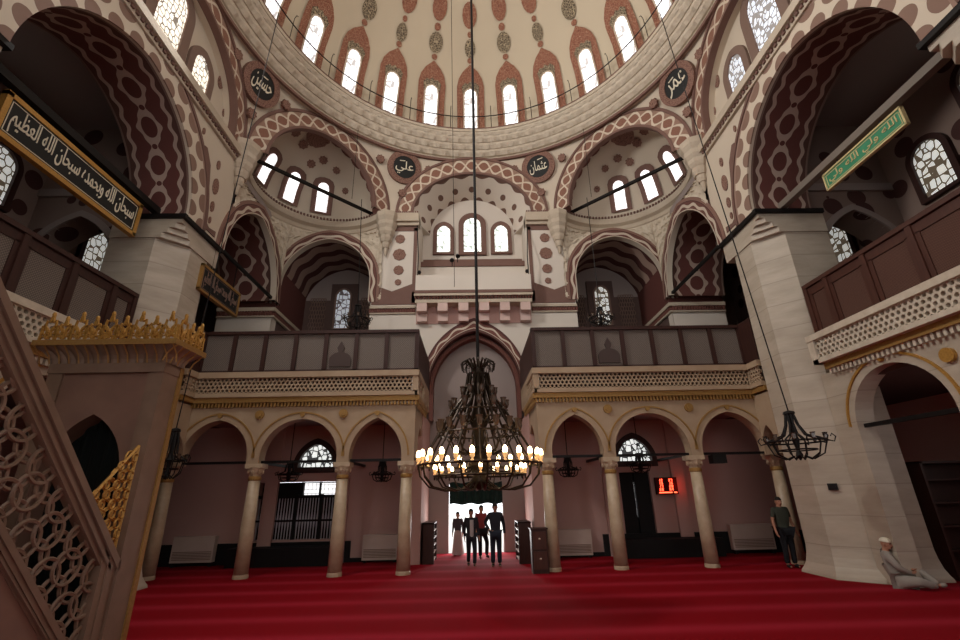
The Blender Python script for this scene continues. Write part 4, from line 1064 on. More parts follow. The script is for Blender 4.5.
# ================================================================== SMALL IRON CHANDELIERS
def small_ch(x,y,z,R,n,top,label,cups=True,h=.9,tilt_top=None):
    t=empty('iron_chandelier',(x,y,z),label,'chandelier')
    P=lambda r,a,zz:(x+r*cos(a),y+r*sin(a),z+zz)
    mb=MB(); mb.tube([top,(x,y,z+h)],.012,5); mb.build('chain',M['iron'],t)
    mb=MB(); mb.tube([P(R,2*pi*k/28,h*.36) for k in range(28)],.016,5,True); mb.tube([P(R*.62,2*pi*k/24,h*.2) for k in range(24)],.013,5,True); mb.build('ring',M['iron'],t)
    mb=MB(); mb.lathe([(.01,h),(.09,h*.97),(.1,h*.93),(.05,h*.88),(.04,h*.5),(.06,h*.4),(.03,h*.2),(.06,.08),(.01,0)],(x,y,z),8); mb.build('core',M['iron'],t)
    for k in range(n):
        a=2*pi*k/n
        mb=MB(); mb.tube([P(.06,a,h*.93),P(.1,a,h*.7),P(R*.4,a,h*.5),P(R*.8,a,h*.42),P(R,a,h*.36)],[.02,.016,.014,.013,.012],5)
        mb.tube([P(R,a,h*.36),P(R*1.18,a,h*.33),P(R*1.25,a,h*.42),P(R*1.15,a,h*.48),P(R*1.1,a,h*.43)],.011,5)
        mb.tube([P(R*.95,a,h*.34),P(R*.8,a,h*.12),P(R*.45,a,h*.02),P(R*.2,a,h*.08)],.012,5); mb.build('arm',M['iron'],t)
        if cups:
            q=P(R*1.0,a+.3,h*.37); mb=MB(); mb.lathe([(.012,0),(.03,.02),(.034,.09),(.045,.11)],q,7); mb.build('glass_cup',M['cup'],t)
    return t
small_ch(5.58,8.15,2.02,.46,10,(5.05,8.37,13.5),'black iron chandelier hanging in front of the right pier',h=.86)
small_ch(-6.42,10.0,1.98,.3,8,(-5.05,8.4,13.5),'dark iron chandelier beside the pulpit, before the left arcade',h=1.05)
small_ch(-3.43,12.5,6.1,.36,8,(-3.6,12.5,10.6),'dim iron chandelier over the left gallery, before the bay arch',h=.8)
small_ch(3.74,12.5,6.12,.34,9,(3.76,12.5,10.6),'glass-cupped chandelier over the right gallery, before the bay window',h=.6)
small_ch(-2.36,12.0,1.9,.26,6,(-2.36,12,3.46),'small iron lamp hanging in the left arch next to the entrance',h=.5,cups=False)
small_ch(2.3,12.0,1.92,.26,6,(2.3,12,3.46),'small iron lamp hanging in the right arch next to the entrance',h=.5,cups=False)
small_ch(-4.75,12.2,1.95,.28,6,(-4.75,12.2,3.46),'small iron lamp hanging before the barred window',h=.5,cups=False)
small_ch(4.2,12.2,2.0,.28,6,(4.2,12.2,3.46),'small iron lamp hanging before the dark door, left of the red clock',h=.5,cups=False)
# hanging wires
def wire(a,b,label):
    mb=MB(); mb.tube([a,b],.008,4); mb.build('hanging_wire',M['iron'],org=b,label=label,cat='wire')
wire((-.55,7.6,20.0),(-.62,13.5,7.9),'thin wire hanging just left of the chandelier rod')
wire((-3.9,12.4,13.4),(-3.95,12.6,10.7),'thin wire hanging by the left half dome')
wire((3.9,12.4,13.4),(3.95,12.6,10.7),'thin wire hanging by the right half dome')
# spotlights on the balcony
def spot(x,y,z,to,label):
    t=empty('spotlight',(x,y,z),label,'spotlight'); p=Vector((x,y,z)); d=(Vector(to)-p).normalized()
    mb=MB(); mb.tube([p-d*.09,p-d*.03,p+d*.08,p+d*.09],[.04,.06,.075,.06],10); mb.build('lamp_head',M['iron'],t)
    mb=MB(); mb.tube([p,p+Vector((0,.05,-.14)),p+Vector((0,.1,-.2))],.014,5); mb.build('bracket',M['iron'],t)
spot(-.7,13.5,8.9,(-2,5,0),'small black spotlight left of the rod, above the entrance balcony')
spot(-.52,13.5,9.05,(2,5,0),'small black spotlight nearest the rod, above the entrance balcony')
for sx,side in ((-1,'left'),(1,'right')):
    mb=MB(); mb.tube([(sx*1.86,13.7,8.4),(sx*1.84,13.6,9.1),(sx*1.92,13.85,10.0),(sx*1.95,13.95,10.7)],.018,5); mb.ball((sx*1.8,13.62,8.5),(.07,.07,.07),7,5); mb.build('light_bracket',M['iron'],org=(sx*1.86,13.7,8.4),label='slim dark lamp bracket at the %s end of the entrance balcony'%side,cat='lamp bracket')

# ================================================================== MINBAR (pulpit)
mn=empty('minbar',(-4.7,5.0,0),'brown marble pulpit stair with pierced strapwork balustrade and gold-crested gate','pulpit')
XP=-4.0; g0,g1=5.67,5.95; XL=-5.36
gf=lambda s,z,d:(s,g0+d,z)
mb=MB(); wall(mb,gf,XL,XP,0,3.28,[(-4.72,.47,1.85,.74,0)],g1-g0,20); mb.build('gate_wall',M['minbarp'],mn)
mb=MB()
for x0,x1 in ((XL-.04,XL+.14),(XP-.16,XP+.03)): mb.box((x0,g0-.03,0),(x1,g1+.03,3.25))
mb.build('gate_post',M['minbar'],mn)
mb=MB(); mb.box((XP+.0,g1-.02,0),(XP+.05,g1+.05,3.25)); mb.build('gilded_edge',M['gold'],mn)
mb=MB(); mb.box((XL-.04,g0-.05,3.1),(XP+.04,g1+.05,3.22)); mb.build('architrave',M['minbar'],mn)
# fluted stalactite cornice
mb=MB(); nfl=26
def cor(u,v):
    # walk round three visible sides (back, right, far)
    o=.02+.14*v*v
    per=[(XL-.04-o,g0-o),(XP+.03+o,g0-o),(XP+.03+o,g1+o),(XL-.04-o,g1+o),(XL-.04-o,g0-o)]
    L=[hypot(b[0]-a[0],b[1]-a[1]) for a,b in zip(per,per[1:])]; t=u*4; i=min(int(t),3); k=t-i
    a,b=per[i],per[i+1]; nx,ny=((0,-1),(1,0),(0,1),(-1,0))[i]
    nf=(14,4,14,4)[i]; w_=.028*abs(sin(pi*nf*k))*(1-.0*v)
    return (a[0]+(b[0]-a[0])*k+nx*w_, a[1]+(b[1]-a[1])*k+ny*w_, 3.22+.2*v)
mb.grid(cor,4*112,4,vr=(0,1)); mb.build('fluted_cornice',M['minbar'],mn)
mb=MB(); mb.box((XL-.21,g0-.2,3.42),(XP+.21,g1+.2,3.49)); mb.build('gold_fillet',M['gold'],mn)
mb=MB(); 
for k in range(15):
    x=XL-.17+k*(XP+.17-XL+.17)/14; mb.tube([(x,g0-.05,3.22),(x,g0-.09,3.32),(x,g0-.19,3.42)],.011,4)
for k in range(5): 
    y=g0-.15+k*.14; mb.tube([(XP+.06,y,3.22),(XP+.1,y,3.32),(XP+.2,y,3.42)],.011,4)
mb.build('gold_dentil',M['gold'],mn)
# gilded openwork crest
def crest(mb,fr,n,L):
    for k in range(n):
        c=L*(k+.5)/n; w_=L/n; hh=.30 if k%2==0 else .24
        for e in (-1,1):
            mb.tube([fr(c+e*x*w_,z) for x,z in ((.5,0),(.42,.06),(.18,.05),(.12,.12),(.28,.17),(.44,.13),(.36,.08))],.017,5)
            mb.tube([fr(c+e*x*w_,z) for x,z in ((.05,.02),(.16,.16),(.34,.2),(.3,hh*.9),(.12,hh*.82),(.0,hh+.06))],.016,5)
            mb.tube([fr(c+e*x*w_,z) for x,z in ((.5,.02),(.47,.14),(.5,.2))],.016,5)
        mb.ball(fr(c,.11),(.035,.035,.045),6,4); mb.ball(fr(c,hh+.05),(.025,.025,.04),6,4)
mb=MB(); crest(mb,lambda s,z:(XL-.17+s,g0-.16,3.49+z),9,-XL+.17+XP+.16); crest(mb,lambda s,z:(XP+.17,g0-.14+s,3.49+z),3,.56); crest(mb,lambda s,z:(XL-.17+s,g1+.16,3.49+z),9,-XL+.17+XP+.16)
mb.build('gilded_crest',M['goldbright'],mn)
mb=MB(); mb.grid(lambda u,v:(-5.19+.98*u,g1-.04+.02*sin(u*40),2.62*v),40,1,vr=(0,1)); mb.build('dark_curtain',M['blackcloth'],mn)
# sloping balustrades
top=lambda y:.99+(5.65-y)*1.06
for xo,nm in ((XP,'near'),(XL,'far')):
    bx=lambda s,z,d:(xo-d,s,z)
    ye=1.6
    mb=MB()
    def strip(y0,y1,o0,o1,d0,d1):
        mb.prism([(y0,max(top(y0)-o0,0)),(y1,max(top(y1)-o0,0)),(y1,max(top(y1)-o1,0)),(y0,max(top(y0)-o1,0))],bx,d0,d1)
    strip(ye,5.66,0,.10,-.03,.15); strip(ye,5.6,.10,.15,.0,.12); strip(ye,5.55,.15,.20,-.015,.135); strip(ye,5.5,.20,.27,.01,.11)
    strip(ye,5.45,1.12,1.2,-.015,.12); strip(ye,5.4,1.2,1.26,.0,.12)
    strip(ye,5.36,1.34,1.4,-.02,.12); strip(ye,5.3,1.26,1.34,.01,.1)
    mb.prism([(5.42,.0),(5.5,.0),(5.5,1.15-.1),(5.42,1.23-.1)],bx,.0,.12); mb.prism([(5.5,0),(5.58,0),(5.58,1.06),(5.5,1.15)],bx,-.015,.13); mb.prism([(5.58,0),(5.76,0),(5.76,1.0),(5.66,1.0),(5.58,1.08)],bx,.0,.12)
    mb.build('balustrade_moulding',M['minbar'],mn)
    mb=MB(); mb.prism([(ye,0),(5.3,0),(5.3,.0),(4.25,max(top(4.25)-1.3,0)),(ye,top(ye)-1.3)],bx,.02,.1)
    for k in range(4):
        y0=ye+.15+k*.62; z1_=top(y0+.5)-1.5
        if z1_>.4: mb.prism([(y0,.15),(y0+.5,.15),(y0+.5,z1_),(y0,z1_+.53)],bx,.0,.03)
    mb.build('solid_side',M['minbarp'],mn)
    # strapwork lattice: overlapping rings and stars, clipped to the panel
    mb=MB()
    inside=lambda p: 2.2<p[0]<5.46 and top(p[0])-1.15<p[1]<top(p[0])-.24 and p[1]>.02
    seg=[]
    dx=.235; Rr=.155
    ux,uz=(cos(-.8147),sin(-.8147)); vx,vz=-uz,ux
    for i in range(-2,24):
        for j in range(-1,7):
            q=(i+(j%2)*.5)*dx; r_=j*dx*.866
            c0=(2.2+ux*q+vx*(r_-.95),top(2.2)+uz*q+vz*(r_-.95)+.15)
            ring=[(c0[0]+Rr*cos(k*pi/12+.3),c0[1]+Rr*sin(k*pi/12+.3)) for k in range(25)]
            run=[]
            for p in ring+[(99,99)]:
                if inside(p): run.append(bx(p[0],p[1],.05+.02*((i+j)%2)))
                else:
                    if len(run)>2: mb.tube(run,.0185,5)
                    run=[]
    mb.build('strapwork_lattice',M['minbar'],mn)
# gilded openwork spandrel between rail and post
mb=MB(); TR=[(5.10,1.62),(5.64,2.2),(5.64,1.06)]
def intri(p):
    s_=[(TR[(k+1)%3][0]-TR[k][0])*(p[1]-TR[k][1])-(TR[(k+1)%3][1]-TR[k][1])*(p[0]-TR[k][0]) for k in range(3)]
    return all(x<0 for x in s_) or all(x>0 for x in s_)
for i in range(9):
    for j in range(12):
        c0=(5.08+i*.075+(j%2)*.037,1.06+j*.1); 
        pts=[(c0[0]+(.066-.024*((i+j)%2))*cos(k*pi/5+i),c0[1]+(.07-.024*((i+j)%2))*sin(k*pi/5+i)) for k in range(10)]
        if intri(c0): mb.tube([(XP-.06+.01*((i+j)%2),*p) for p in pts],.013,4,True)
for a,b in zip(TR,TR[1:]+TR[:1]): mb.tube([(XP-.06,*a),(XP-.06,*b)],.02,5)
mb.build('gilded_openwork',M['goldbright'],mn)
mb=MB()
for k in range(16):
    y=5.5-k*.24; mb.box((-5.4,y-.24,0),(XP-.14,y,.16+k*.25))
mb.build('stair_flight',M['minbarp'],mn)

# ================================================================== FURNITURE
def shoe_rack(x0,y0,x1,y1,face,label):
    # low dark rack, open shelves towards `face` (+1/-1 in x)
    t=empty('shoe_rack',((x0+x1)/2,(y0+y1)/2,0),label,'shoe rack'); h=.92
    mb=MB(); mb.box((x0,y0,0),(x1,y0+.03,h)); mb.box((x0,y1-.03,0),(x1,y1,h)); mb.box((x0,y0,h-.03),(x1,y1,h)); bx_=x0 if face>0 else x1-.02; mb.box((bx_,y0,0),(bx_+.02,y1,h)); mb.build('carcass',M['wood'],t)
    for k in range(5):
        z=.06+k*.165; mb=MB(); mb.box((x0+.01,y0+.03,z),(x1-.01,y1-.03,z+.02)); mb.build('shelf',M['cream_metal'],t)
shoe_rack(-1.38,12.45,-1.08,13.35,1,'dark open shoe rack at the left side of the entrance')
shoe_rack(.98,12.15,1.3,13.1,-1,'dark open shoe rack at the right side of the entrance')
t=empty('cabinet',(1.3,10.95,0),'small dark two-drawer cabinet in front of the first right column','cabinet')
mb=MB(); mb.box((1.13,10.72,0),(1.47,11.0,.84)); mb.box((1.11,10.7,.84),(1.49,11.02,.87)); mb.build('body',M['wood'],t)
for z0 in (.08,.46):
    mb=MB(); mb.box((1.16,10.7,z0),(1.44,10.72,z0+.34)); dr=mb.build('drawer',M['redwood'],t)
    mb=MB(); mb.ball((1.3,10.69,z0+.2),(.025,.02,.02),6,4); mb.build('knob',M['cream_metal'],dr)
def radiator(x0,x1,y,z0,z1,label):
    t=empty('radiator_cabinet',((x0+x1)/2,y,z0),label,'heater'); 
    mb=MB(); mb.box((x0,y-.16,z0+.0),(x1,y,z1)); mb.build('casing',M['cream_metal'],t)
    mb=MB()
    for k in range(6): mb.box((x0+.04,y-.17,z0+.06+k*.035),(x1-.04,y-.158,z0+.075+k*.035))
    mb.build('grille',M['taupe'],t)
    for a_ in (x0+.03,x1-.1): mb=MB(); mb.box((a_,y-.14,0),(a_+.07,y-.02,z0)); mb.build('foot',M['dark'],t)
radiator(-2.95,-2.05,13.12,.06,.64,'cream heater cabinet on the pink wall in the left arch next to the entrance')
radiator(2.05,2.95,13.12,.06,.66,'cream heater cabinet on the pink wall in the right arch next to the entrance')
radiator(-7.75,-6.7,13.1,.1,.7,'cream heater cabinet at the far left end of the pink wall')
radiator(6.6,7.7,13.1,.1,.7,'cream heater cabinet at the far right end, left of the standing man')
# red LED prayer clock
t=empty('led_clock',(5.12,13.05,1.5),'red glowing LED prayer-time clock on the wall in the right arcade','clock')
mb=MB(); mb.box((4.84,13.0,1.47),(5.42,13.1,1.9)); mb.build('housing',mat('dark_red_plastic',lin(60,8,6)),t)
mb=MB(); SEG={'0':'abcdef','1':'bc','2':'abged','3':'abgcd','4':'fgbc','5':'afgcd','7':'abc','8':'abcdefg'}
def digit(x,z,ch_,s_=.032):
    q={'a':(0,2,1,2),'b':(1,1,1,2),'c':(1,0,1,1),'d':(0,0,1,0),'e':(0,0,0,1),'f':(0,1,0,2),'g':(0,1,1,1)}
    for c_ in SEG[ch_]:
        a=q[c_]; x0,z0,x1,z1=[k*s_ for k in a]; mb.box((x+min(x0,x1)-.006,12.99,z+min(z0,z1)-.006),(x+max(x0,x1)+.006,13.0,z+max(z0,z1)+.006))
for i,row in enumerate(('12','13','17','20')): 
    for j,c_ in enumerate(row): digit(4.93+.06*j,1.80-.078*i,c_,.026)
for i,row in enumerate(('37','15','28','54')):
    for j,c_ in enumerate(row): digit(5.20+.06*j,1.80-.078*i,c_,.026)
mb.box((4.9,12.99,1.5),(5.25,13.0,1.53)); mb.box((5.3,12.99,1.5),(5.38,13.0,1.53)); mb.build('lit_digits',M['led'],t)
l=bpy.data.lights.new('led_glow','POINT'); l.energy=4; l.color=(1,.06,.02); l.shadow_soft_size=.1; o=bpy.data.objects.new('led_glow',l); COL.objects.link(o); o.location=Vector((5.45,12.85,1.68))*S; tag(o,kind='helper')
# low bench lines in the side arcades, bookcase, sockets
mb=MB(); mb.box((3.5,12.6,0),(6.2,13.1,.42)); mb.build('bench',M['dark'],org=(4.8,12.85,0),label='long black bench below the dark door in the right arcade',cat='bench')
mb=MB(); mb.box((-6.2,12.6,0),(-3.5,13.1,.42)); mb.build('bench',M['dark'],org=(-4.8,12.85,0),label='long black bench below the barred window',cat='bench')
t=empty('bookcase',(9.0,9.05,0),'dark wooden bookcase in the shadow behind the seated man','bookcase')
mb=MB(); mb.box((8.35,8.9,0),(8.4,9.25,2.0)); mb.box((9.95,8.9,0),(10.0,9.25,2.0)); mb.box((8.35,8.9,1.96),(10,9.25,2.0)); mb.box((8.35,9.22,0),(10,9.25,2)); mb.build('carcass',M['wood'],t)
for k in range(5): mb=MB(); mb.box((8.4,8.92,.05+k*.4),(9.95,9.22,.08+k*.4)); mb.build('shelf',M['wood'],t)
t=empty('wall_socket',(6.83,9.2,1.5),'small black control box fixed on the right pier','box')
nv=Vector((-1,-1,0)).normalized(); ev=Vector((1,-1,0)).normalized(); c0=Vector((6.80,9.20,1.58))
mb=MB(); mb.box((-.075,-.02,-.06),(.075,.05,.06),lambda a,b,c_:c0+ev*a+nv*b+Z*c_); mb.build('cover',M['dark'],t)
mb=MB(); mb.box((-.05,.05,-.035),(.05,.058,.035),lambda a,b,c_:c0+ev*a+nv*b+Z*c_); mb.build('face_plate',M['iron'],t)
mb=MB(); mb.box((-3.62,12.98+.2,1.95),(-3.48,13.2,2.3)); mb.build('wall_notice',M['redwood'],org=(-3.55,13.19,1.95),label='small brown framed notice on the pink wall behind the second left column',cat='notice')
# black loudspeaker on the arcade tie rod
mb=MB(); mb.box((5.5,10.98,2.14),(5.82,11.2,2.33)); mb.build('loudspeaker',M['dark'],org=(5.66,11.1,2.14),label='black box loudspeaker under the tie rod beside the third right column',cat='loudspeaker')
mb=MB(); mb.lathe([(.02,.12),(.06,.1),(.08,0),(.07,0)],(7.0,10.6,2.24),10); mb.tube([(7.0,10.6,2.36),(7.0,10.6,2.42)],.01,4); mb.build('pendant_lamp',M['cup'],org=(7.0,10.6,2.24),label='little white glass lamp under the tie rod beside the right pier',cat='lamp')

# ================================================================== PEOPLE
def skin(verts,edges,radii,sub=2,root=0):
    me=bpy.data.meshes.new('tmp'); me.from_pydata([tuple(v) for v in verts],edges,[]); o=bpy.data.objects.new('tmp',me); COL.objects.link(o)
    m=o.modifiers.new('skin','SKIN'); m.use_smooth_shade=True
    for i,r in enumerate(radii):
        rr=r if isinstance(r,tuple) else (r,r); me.skin_vertices[0].data[i].radius=rr
        me.skin_vertices[0].data[i].use_root=(i==root)
    s_=o.modifiers.new('sub','SUBSURF'); s_.levels=sub
    bpy.context.view_layer.update()
    e=bpy.data.meshes.new_from_object(o.evaluated_get(bpy.context.evaluated_depsgraph_get()))
    V_=[v.co.copy() for v in e.vertices]; F_=[tuple(p.vertices) for p in e.polygons]
    bpy.data.objects.remove(o); bpy.data.meshes.remove(me); bpy.data.meshes.remove(e)
    return V_,F_
SKIN=mat('skin',lin(170,120,96),rough=.6); HAIR=mat('dark_hair',lin(30,22,18),rough=.8); EYE=mat('eye',lin(20,16,14),rough=.4); LIP=mat('lips',lin(140,80,70),rough=.6)
STAND=dict(pel=(0,0,.52),spi=(0,.005,.61),che=(0,.0,.73),nkb=(0,.005,.815),nk=(0,-.005,.85),hd=(0,-.012,.905),ht=(0,-.005,.955),
 shl=(.1,.0,.80),ell=(.125,.015,.635),wrl=(.13,-.03,.49),hal=(.132,-.045,.445),shr=(-.1,.0,.80),elr=(-.125,.015,.635),wrr=(-.13,-.03,.49),har=(-.132,-.045,.445),
 hil=(.048,0,.50),knl=(.054,-.012,.28),anl=(.056,.012,.045),tol=(.062,-.075,.018),hir=(-.048,0,.50),knr=(-.054,-.012,.28),anr=(-.056,.012,.045),tor=(-.062,-.075,.018))
RAD=dict(pel=(.08,.06),spi=(.07,.052),che=(.085,.06),nkb=.045,nk=.03,hd=(.043,.053),ht=(.034,.04),shl=.036,ell=.024,wrl=.017,hal=(.022,.012),hil=.055,knl=.034,anl=.022,tol=.018)
for k in list(RAD):
    if k.endswith('l') and k!='pel': RAD[k[:-1]+'r']=RAD[k]
ED=[('pel','spi'),('spi','che'),('che','nkb'),('nkb','nk'),('nk','hd'),('hd','ht'),('che','shl'),('shl','ell'),('ell','wrl'),('wrl','hal'),('che','shr'),('shr','elr'),('elr','wrr'),('wrr','har'),('pel','hil'),('hil','knl'),('knl','anl'),('anl','tol'),('pel','hir'),('hir','knr'),('knr','anr'),('anr','tor')]
def person(loc,yaw,h,label,pose={},shirt=None,sleeve=1.,trousers=None,jacket=None,skirt=None,robe=None,hair=True,cap=None,shoes=None,hairlong=False,seated=False,front=None):
    J={k:Vector(v) for k,v in STAND.items()}
    for k,v in pose.items(): J[k]=Vector(v)
    R=Matrix.Rotation(yaw,3,'Z'); T=lambda v:Vector(loc)+R@(Vector(v)*h)
    p=empty('person',loc,label,'person')
    def chain(keys,edges,rf,name,m,sub=2,extra=None,rd=None):
        idx={k:i for i,k in enumerate(keys)}
        vs=[J[k] for k in keys]; ra=[]
        for k in keys:
            r=(rd or {}).get(k,RAD.get(k,.03)); ra.append(tuple(x*rf for x in r) if isinstance(r,tuple) else r*rf)
        v,f=skin(vs,[(idx[a],idx[b]) for a,b in edges],ra,sub)
        mb=MB(); mb.add([T(q) for q in v],f)
        if extra: extra(mb)
        o=mb.build(name,m,p,smooth=False); o.data.polygons.foreach_set('use_smooth',[True]*len(o.data.polygons)); return o
    def details(mb):
        # fingers and thumb
        for sd in 'lr':
            w_,hn=J['wr'+sd],J['ha'+sd]; d=(hn-w_).normalized(); side=d.cross(Vector((1,0,0) if abs(d.x)<.7 else (0,0,1))).normalized(); nrm=side.cross(d)
            base=hn-d*.004
            for k,(L,o_) in enumerate(((.034,-1.5),(.042,-.5),(.044,.5),(.038,1.5))):
                b=base+side*o_*.0085; mb.tube([T(b-d*.012),T(b+d*L*.45+nrm*.003),T(b+d*L*.8+nrm*.011),T(b+d*L+nrm*.018)],[.0062*h,.0058*h,.005*h,.0035*h],5)
            b=w_+d*.018; mb.tube([T(b),T(b+side*-.02+d*.014),T(b+side*-.027+d*.032+nrm*.006)],[.008*h,.0065*h,.004*h],5)
        hd=J['hd']; ax=(J['ht']-J['nk']).normalized()
        fwd=FACE-ax*FACE.dot(ax); fwd.normalize(); rt_=fwd.cross(ax)
        sk=lambda a,b,c_:T(hd+rt_*a+fwd*b+ax*c_)
        # head shape, nose, ears, brow, jaw
        n0=len(mb.v)
        def ell(c_,r,n=10,m=8):
            vs=[];fs=[]
            for i in range(m+1):
                e=-pi/2+pi*i/m
                for k in range(n): a=2*pi*k/n; vs.append(sk(c_[0]+r[0]*cos(e)*cos(a),c_[1]+r[1]*cos(e)*sin(a),c_[2]+r[2]*sin(e)))
            for i in range(m):
                for k in range(n): fs.append((i*n+k,i*n+(k+1)%n,(i+1)*n+(k+1)%n,(i+1)*n+k))
            mb.add(vs,fs)
        mb.cur=0; ell((0,.0,.012),(.044,.056,.062),14,10); ell((0,.022,-.022),(.030,.034,.034)); ell((0,.06,-.002),(.008,.012,.016),6,5)
        for e in (-1,1): ell((e*.045,0,.0),(.007,.013,.018),6,5)
        mb.cur=2
        for e in (-1,1): ell((e*.018,.052,.012),(.007,.005,.0045),6,5)
        mb.cur=3; ell((0,.053,-.024),(.014,.005,.004),6,5); mb.cur=0
    FACE=J.pop('face') if 'face' in J else Vector((0,-1,0))
    allk=list(STAND); 
    chain(allk,ED,1.0,'body',[SKIN,HAIR,EYE,LIP],2,details)
    hd=J['hd']; ax=(J['ht']-J['nk']).normalized(); fwd=(FACE-ax*FACE.dot(ax)).normalized(); rt_=fwd.cross(ax)
    def capmesh(name,m,r,zc,lo,back=0):
        mb=MB(); n=16; vs=[];fs=[]
        for i in range(9):
            e=lo+(pi/2-lo)*i/8
            for k in range(n):
                a=2*pi*k/n; ff=sin(a); drop=(.5 if ff<-.2 else 0)*back*(1-i/8)
                vs.append(T(hd+rt_*(r[0]*cos(e)*cos(a))+fwd*(r[1]*cos(e)*sin(a)-.004)+ax*(zc+r[2]*sin(e)-drop*.09)))
        for i in range(8):
            for k in range(n): fs.append((i*n+k,i*n+(k+1)%n,(i+1)*n+(k+1)%n,(i+1)*n+k))
        mb.add(vs,fs); mb.build(name,m,p,smooth=True)
    if hair: capmesh('hair',HAIR,(.05,.063,.058),.022,.12,1.6 if hairlong else .6)
    if cap: capmesh('cap',cap,(.052,.064,.05),.034,-.05,0)
    AR=[('che','shl'),('shl','ell'),('che','shr'),('shr','elr')]+([('ell','wrl'),('elr','wrr')] if sleeve>.9 else [])
    def top_(name,m,rf,lo='pel'):
        keys=['spi','che','nkb','shl','shr','ell','elr']+(['wrl','wrr'] if sleeve>.9 else [])+['pel']
        JJ=dict(J)
        if sleeve<=.9:
            for sd in 'lr': J['el'+sd]=JJ['sh'+sd].lerp(JJ['el'+sd],.8)
        J['nkb']=JJ['che'].lerp(JJ['nkb'],.85)
        o=chain(keys,[('pel','spi'),('spi','che'),('che','nkb')]+AR,rf,name,m,2); J.update(JJ); return o
    if shirt: top_('shirt',shirt,1.5 if seated else 1.24)
    if jacket: top_('jacket',jacket,1.32)
    if front:
        mb=MB(); mb.grid(lambda u,v:T((-.035+.07*u,-.092-.012*sin(pi*u)-.006*sin(pi*v),.50+.29*v)),6,10,vr=(0,1)); mb.build('shirt_front',front,p,smooth=True)
    if trousers: 
        JJ=dict(J); chain(['pel','hil','hir','knl','knr','anl','anr'],[('pel','hil'),('hil','knl'),('knl','anl'),('pel','hir'),('hir','knr'),('knr','anr')],1.55 if seated else 1.26,'trousers',trousers,2,rd=dict(anl=.03,anr=.03,pel=(.085,.066)))
    if skirt:
        mb=MB(); n=22; rows=[(.56,.075,.06),(.5,.1,.08),(.35,.115,.1),(.18,.13,.115),(.03,.145,.13)]; vs=[];fs=[]
        for i,(z,a_,b_) in enumerate(rows):
            for k in range(n):
                t=2*pi*k/n; q=1+.06*sin(7*t)*i/4; vs.append(T((a_*q*cos(t)+J['pel'].x*(1-i/4),b_*q*sin(t),z)))
        for i in range(4):
            for k in range(n): fs.append((i*n+k,i*n+(k+1)%n,(i+1)*n+(k+1)%n,(i+1)*n+k))
        mb.add(vs,fs); mb.build('skirt',skirt,p,smooth=True)
    for sd in 'lr':
        a,t=J['an'+sd],J['to'+sd]; mb=MB(); v,f=skin([a+Vector((0,.01,-.015)) if not seated else a,a.lerp(t,.55),t],[(0,1),(1,2)],[.027,.026,.022],2); mb.add([T(q) for q in v],f); o=mb.build('shoe' if shoes else 'sock',shoes or M['dark'],p); o.data.polygons.foreach_set('use_smooth',[True]*len(o.data.polygons))
    return p
def cloth(n,c): return mat(n,lambda k:weather(k,lin(*c),.12,6),rough=.9)
person((-.16,12.0,0),.12,1.27,'man in an open dark jacket over a pale shirt walking in from the doorway',
  dict(knl=(.06,-.05,.29),anl=(.05,-.06,.045),tol=(.05,-.14,.03),knr=(-.05,.0,.285),anr=(-.05,.07,.06),tor=(-.05,-.0,.018),wrl=(.14,-.06,.5),hal=(.14,-.08,.455)),jacket=cloth('dark_jacket',(40,36,40)),front=cloth('pale_shirt',(170,160,156)),trousers=cloth('dark_trousers',(30,28,32)),shoes=M['dark'])
# open jacket: two front panels, back and sleeves
pj=[o for o in COL.objects if o.name.startswith('person')][-1]
person((.42,11.85,0),-.1,1.39,'man in a dark long-sleeved top standing with one hand on his hip at the doorway',
  dict(elr=(-.185,.05,.67),wrr=(-.105,-.03,.56),har=(-.075,-.05,.545),wrl=(.15,.0,.49),ell=(.14,.02,.64),hal=(.15,-.01,.445)),shirt=cloth('charcoal_top',(34,34,40)),trousers=cloth('navy_trousers',(30,32,44)),shoes=M['dark'])
person((.1,13.25,0),.5,1.32,'man in a red shirt leaning in mid-stride behind the others in the doorway',
  dict(spi=(0,.01,.61),nkb=(-.01,.0,.815),hil=(.05,0,.5),knl=(.12,-.02,.30),anl=(.15,.06,.05),tol=(.17,-.02,.018),knr=(-.05,-.04,.28),anr=(-.03,.0,.045)),shirt=cloth('red_shirt',(150,64,64)),sleeve=.6,trousers=cloth('black_trousers',(26,24,26)),shoes=M['dark'])
person((-.54,14.0,0),-.3,1.14,'woman with tied hair and a long pale skirt at the left edge of the doorway',{},shirt=cloth('grey_blouse',(70,64,70)),skirt=cloth('pale_skirt',(170,156,150)),hairlong=True)
person((6.6,10.7,0),.0,1.42,'man in an olive T-shirt standing beside the right pier',
  dict(ell=(.135,.01,.64),wrl=(.16,-.03,.5),hal=(.165,-.045,.455),elr=(-.14,.01,.64),wrr=(-.15,-.035,.5),har=(-.15,-.05,.455)),shirt=cloth('olive_tshirt',(58,60,50)),sleeve=.6,trousers=cloth('dark_jeans',(24,24,28)),shoes=M['dark'])
pale=cloth('pale_robe',(150,140,130))
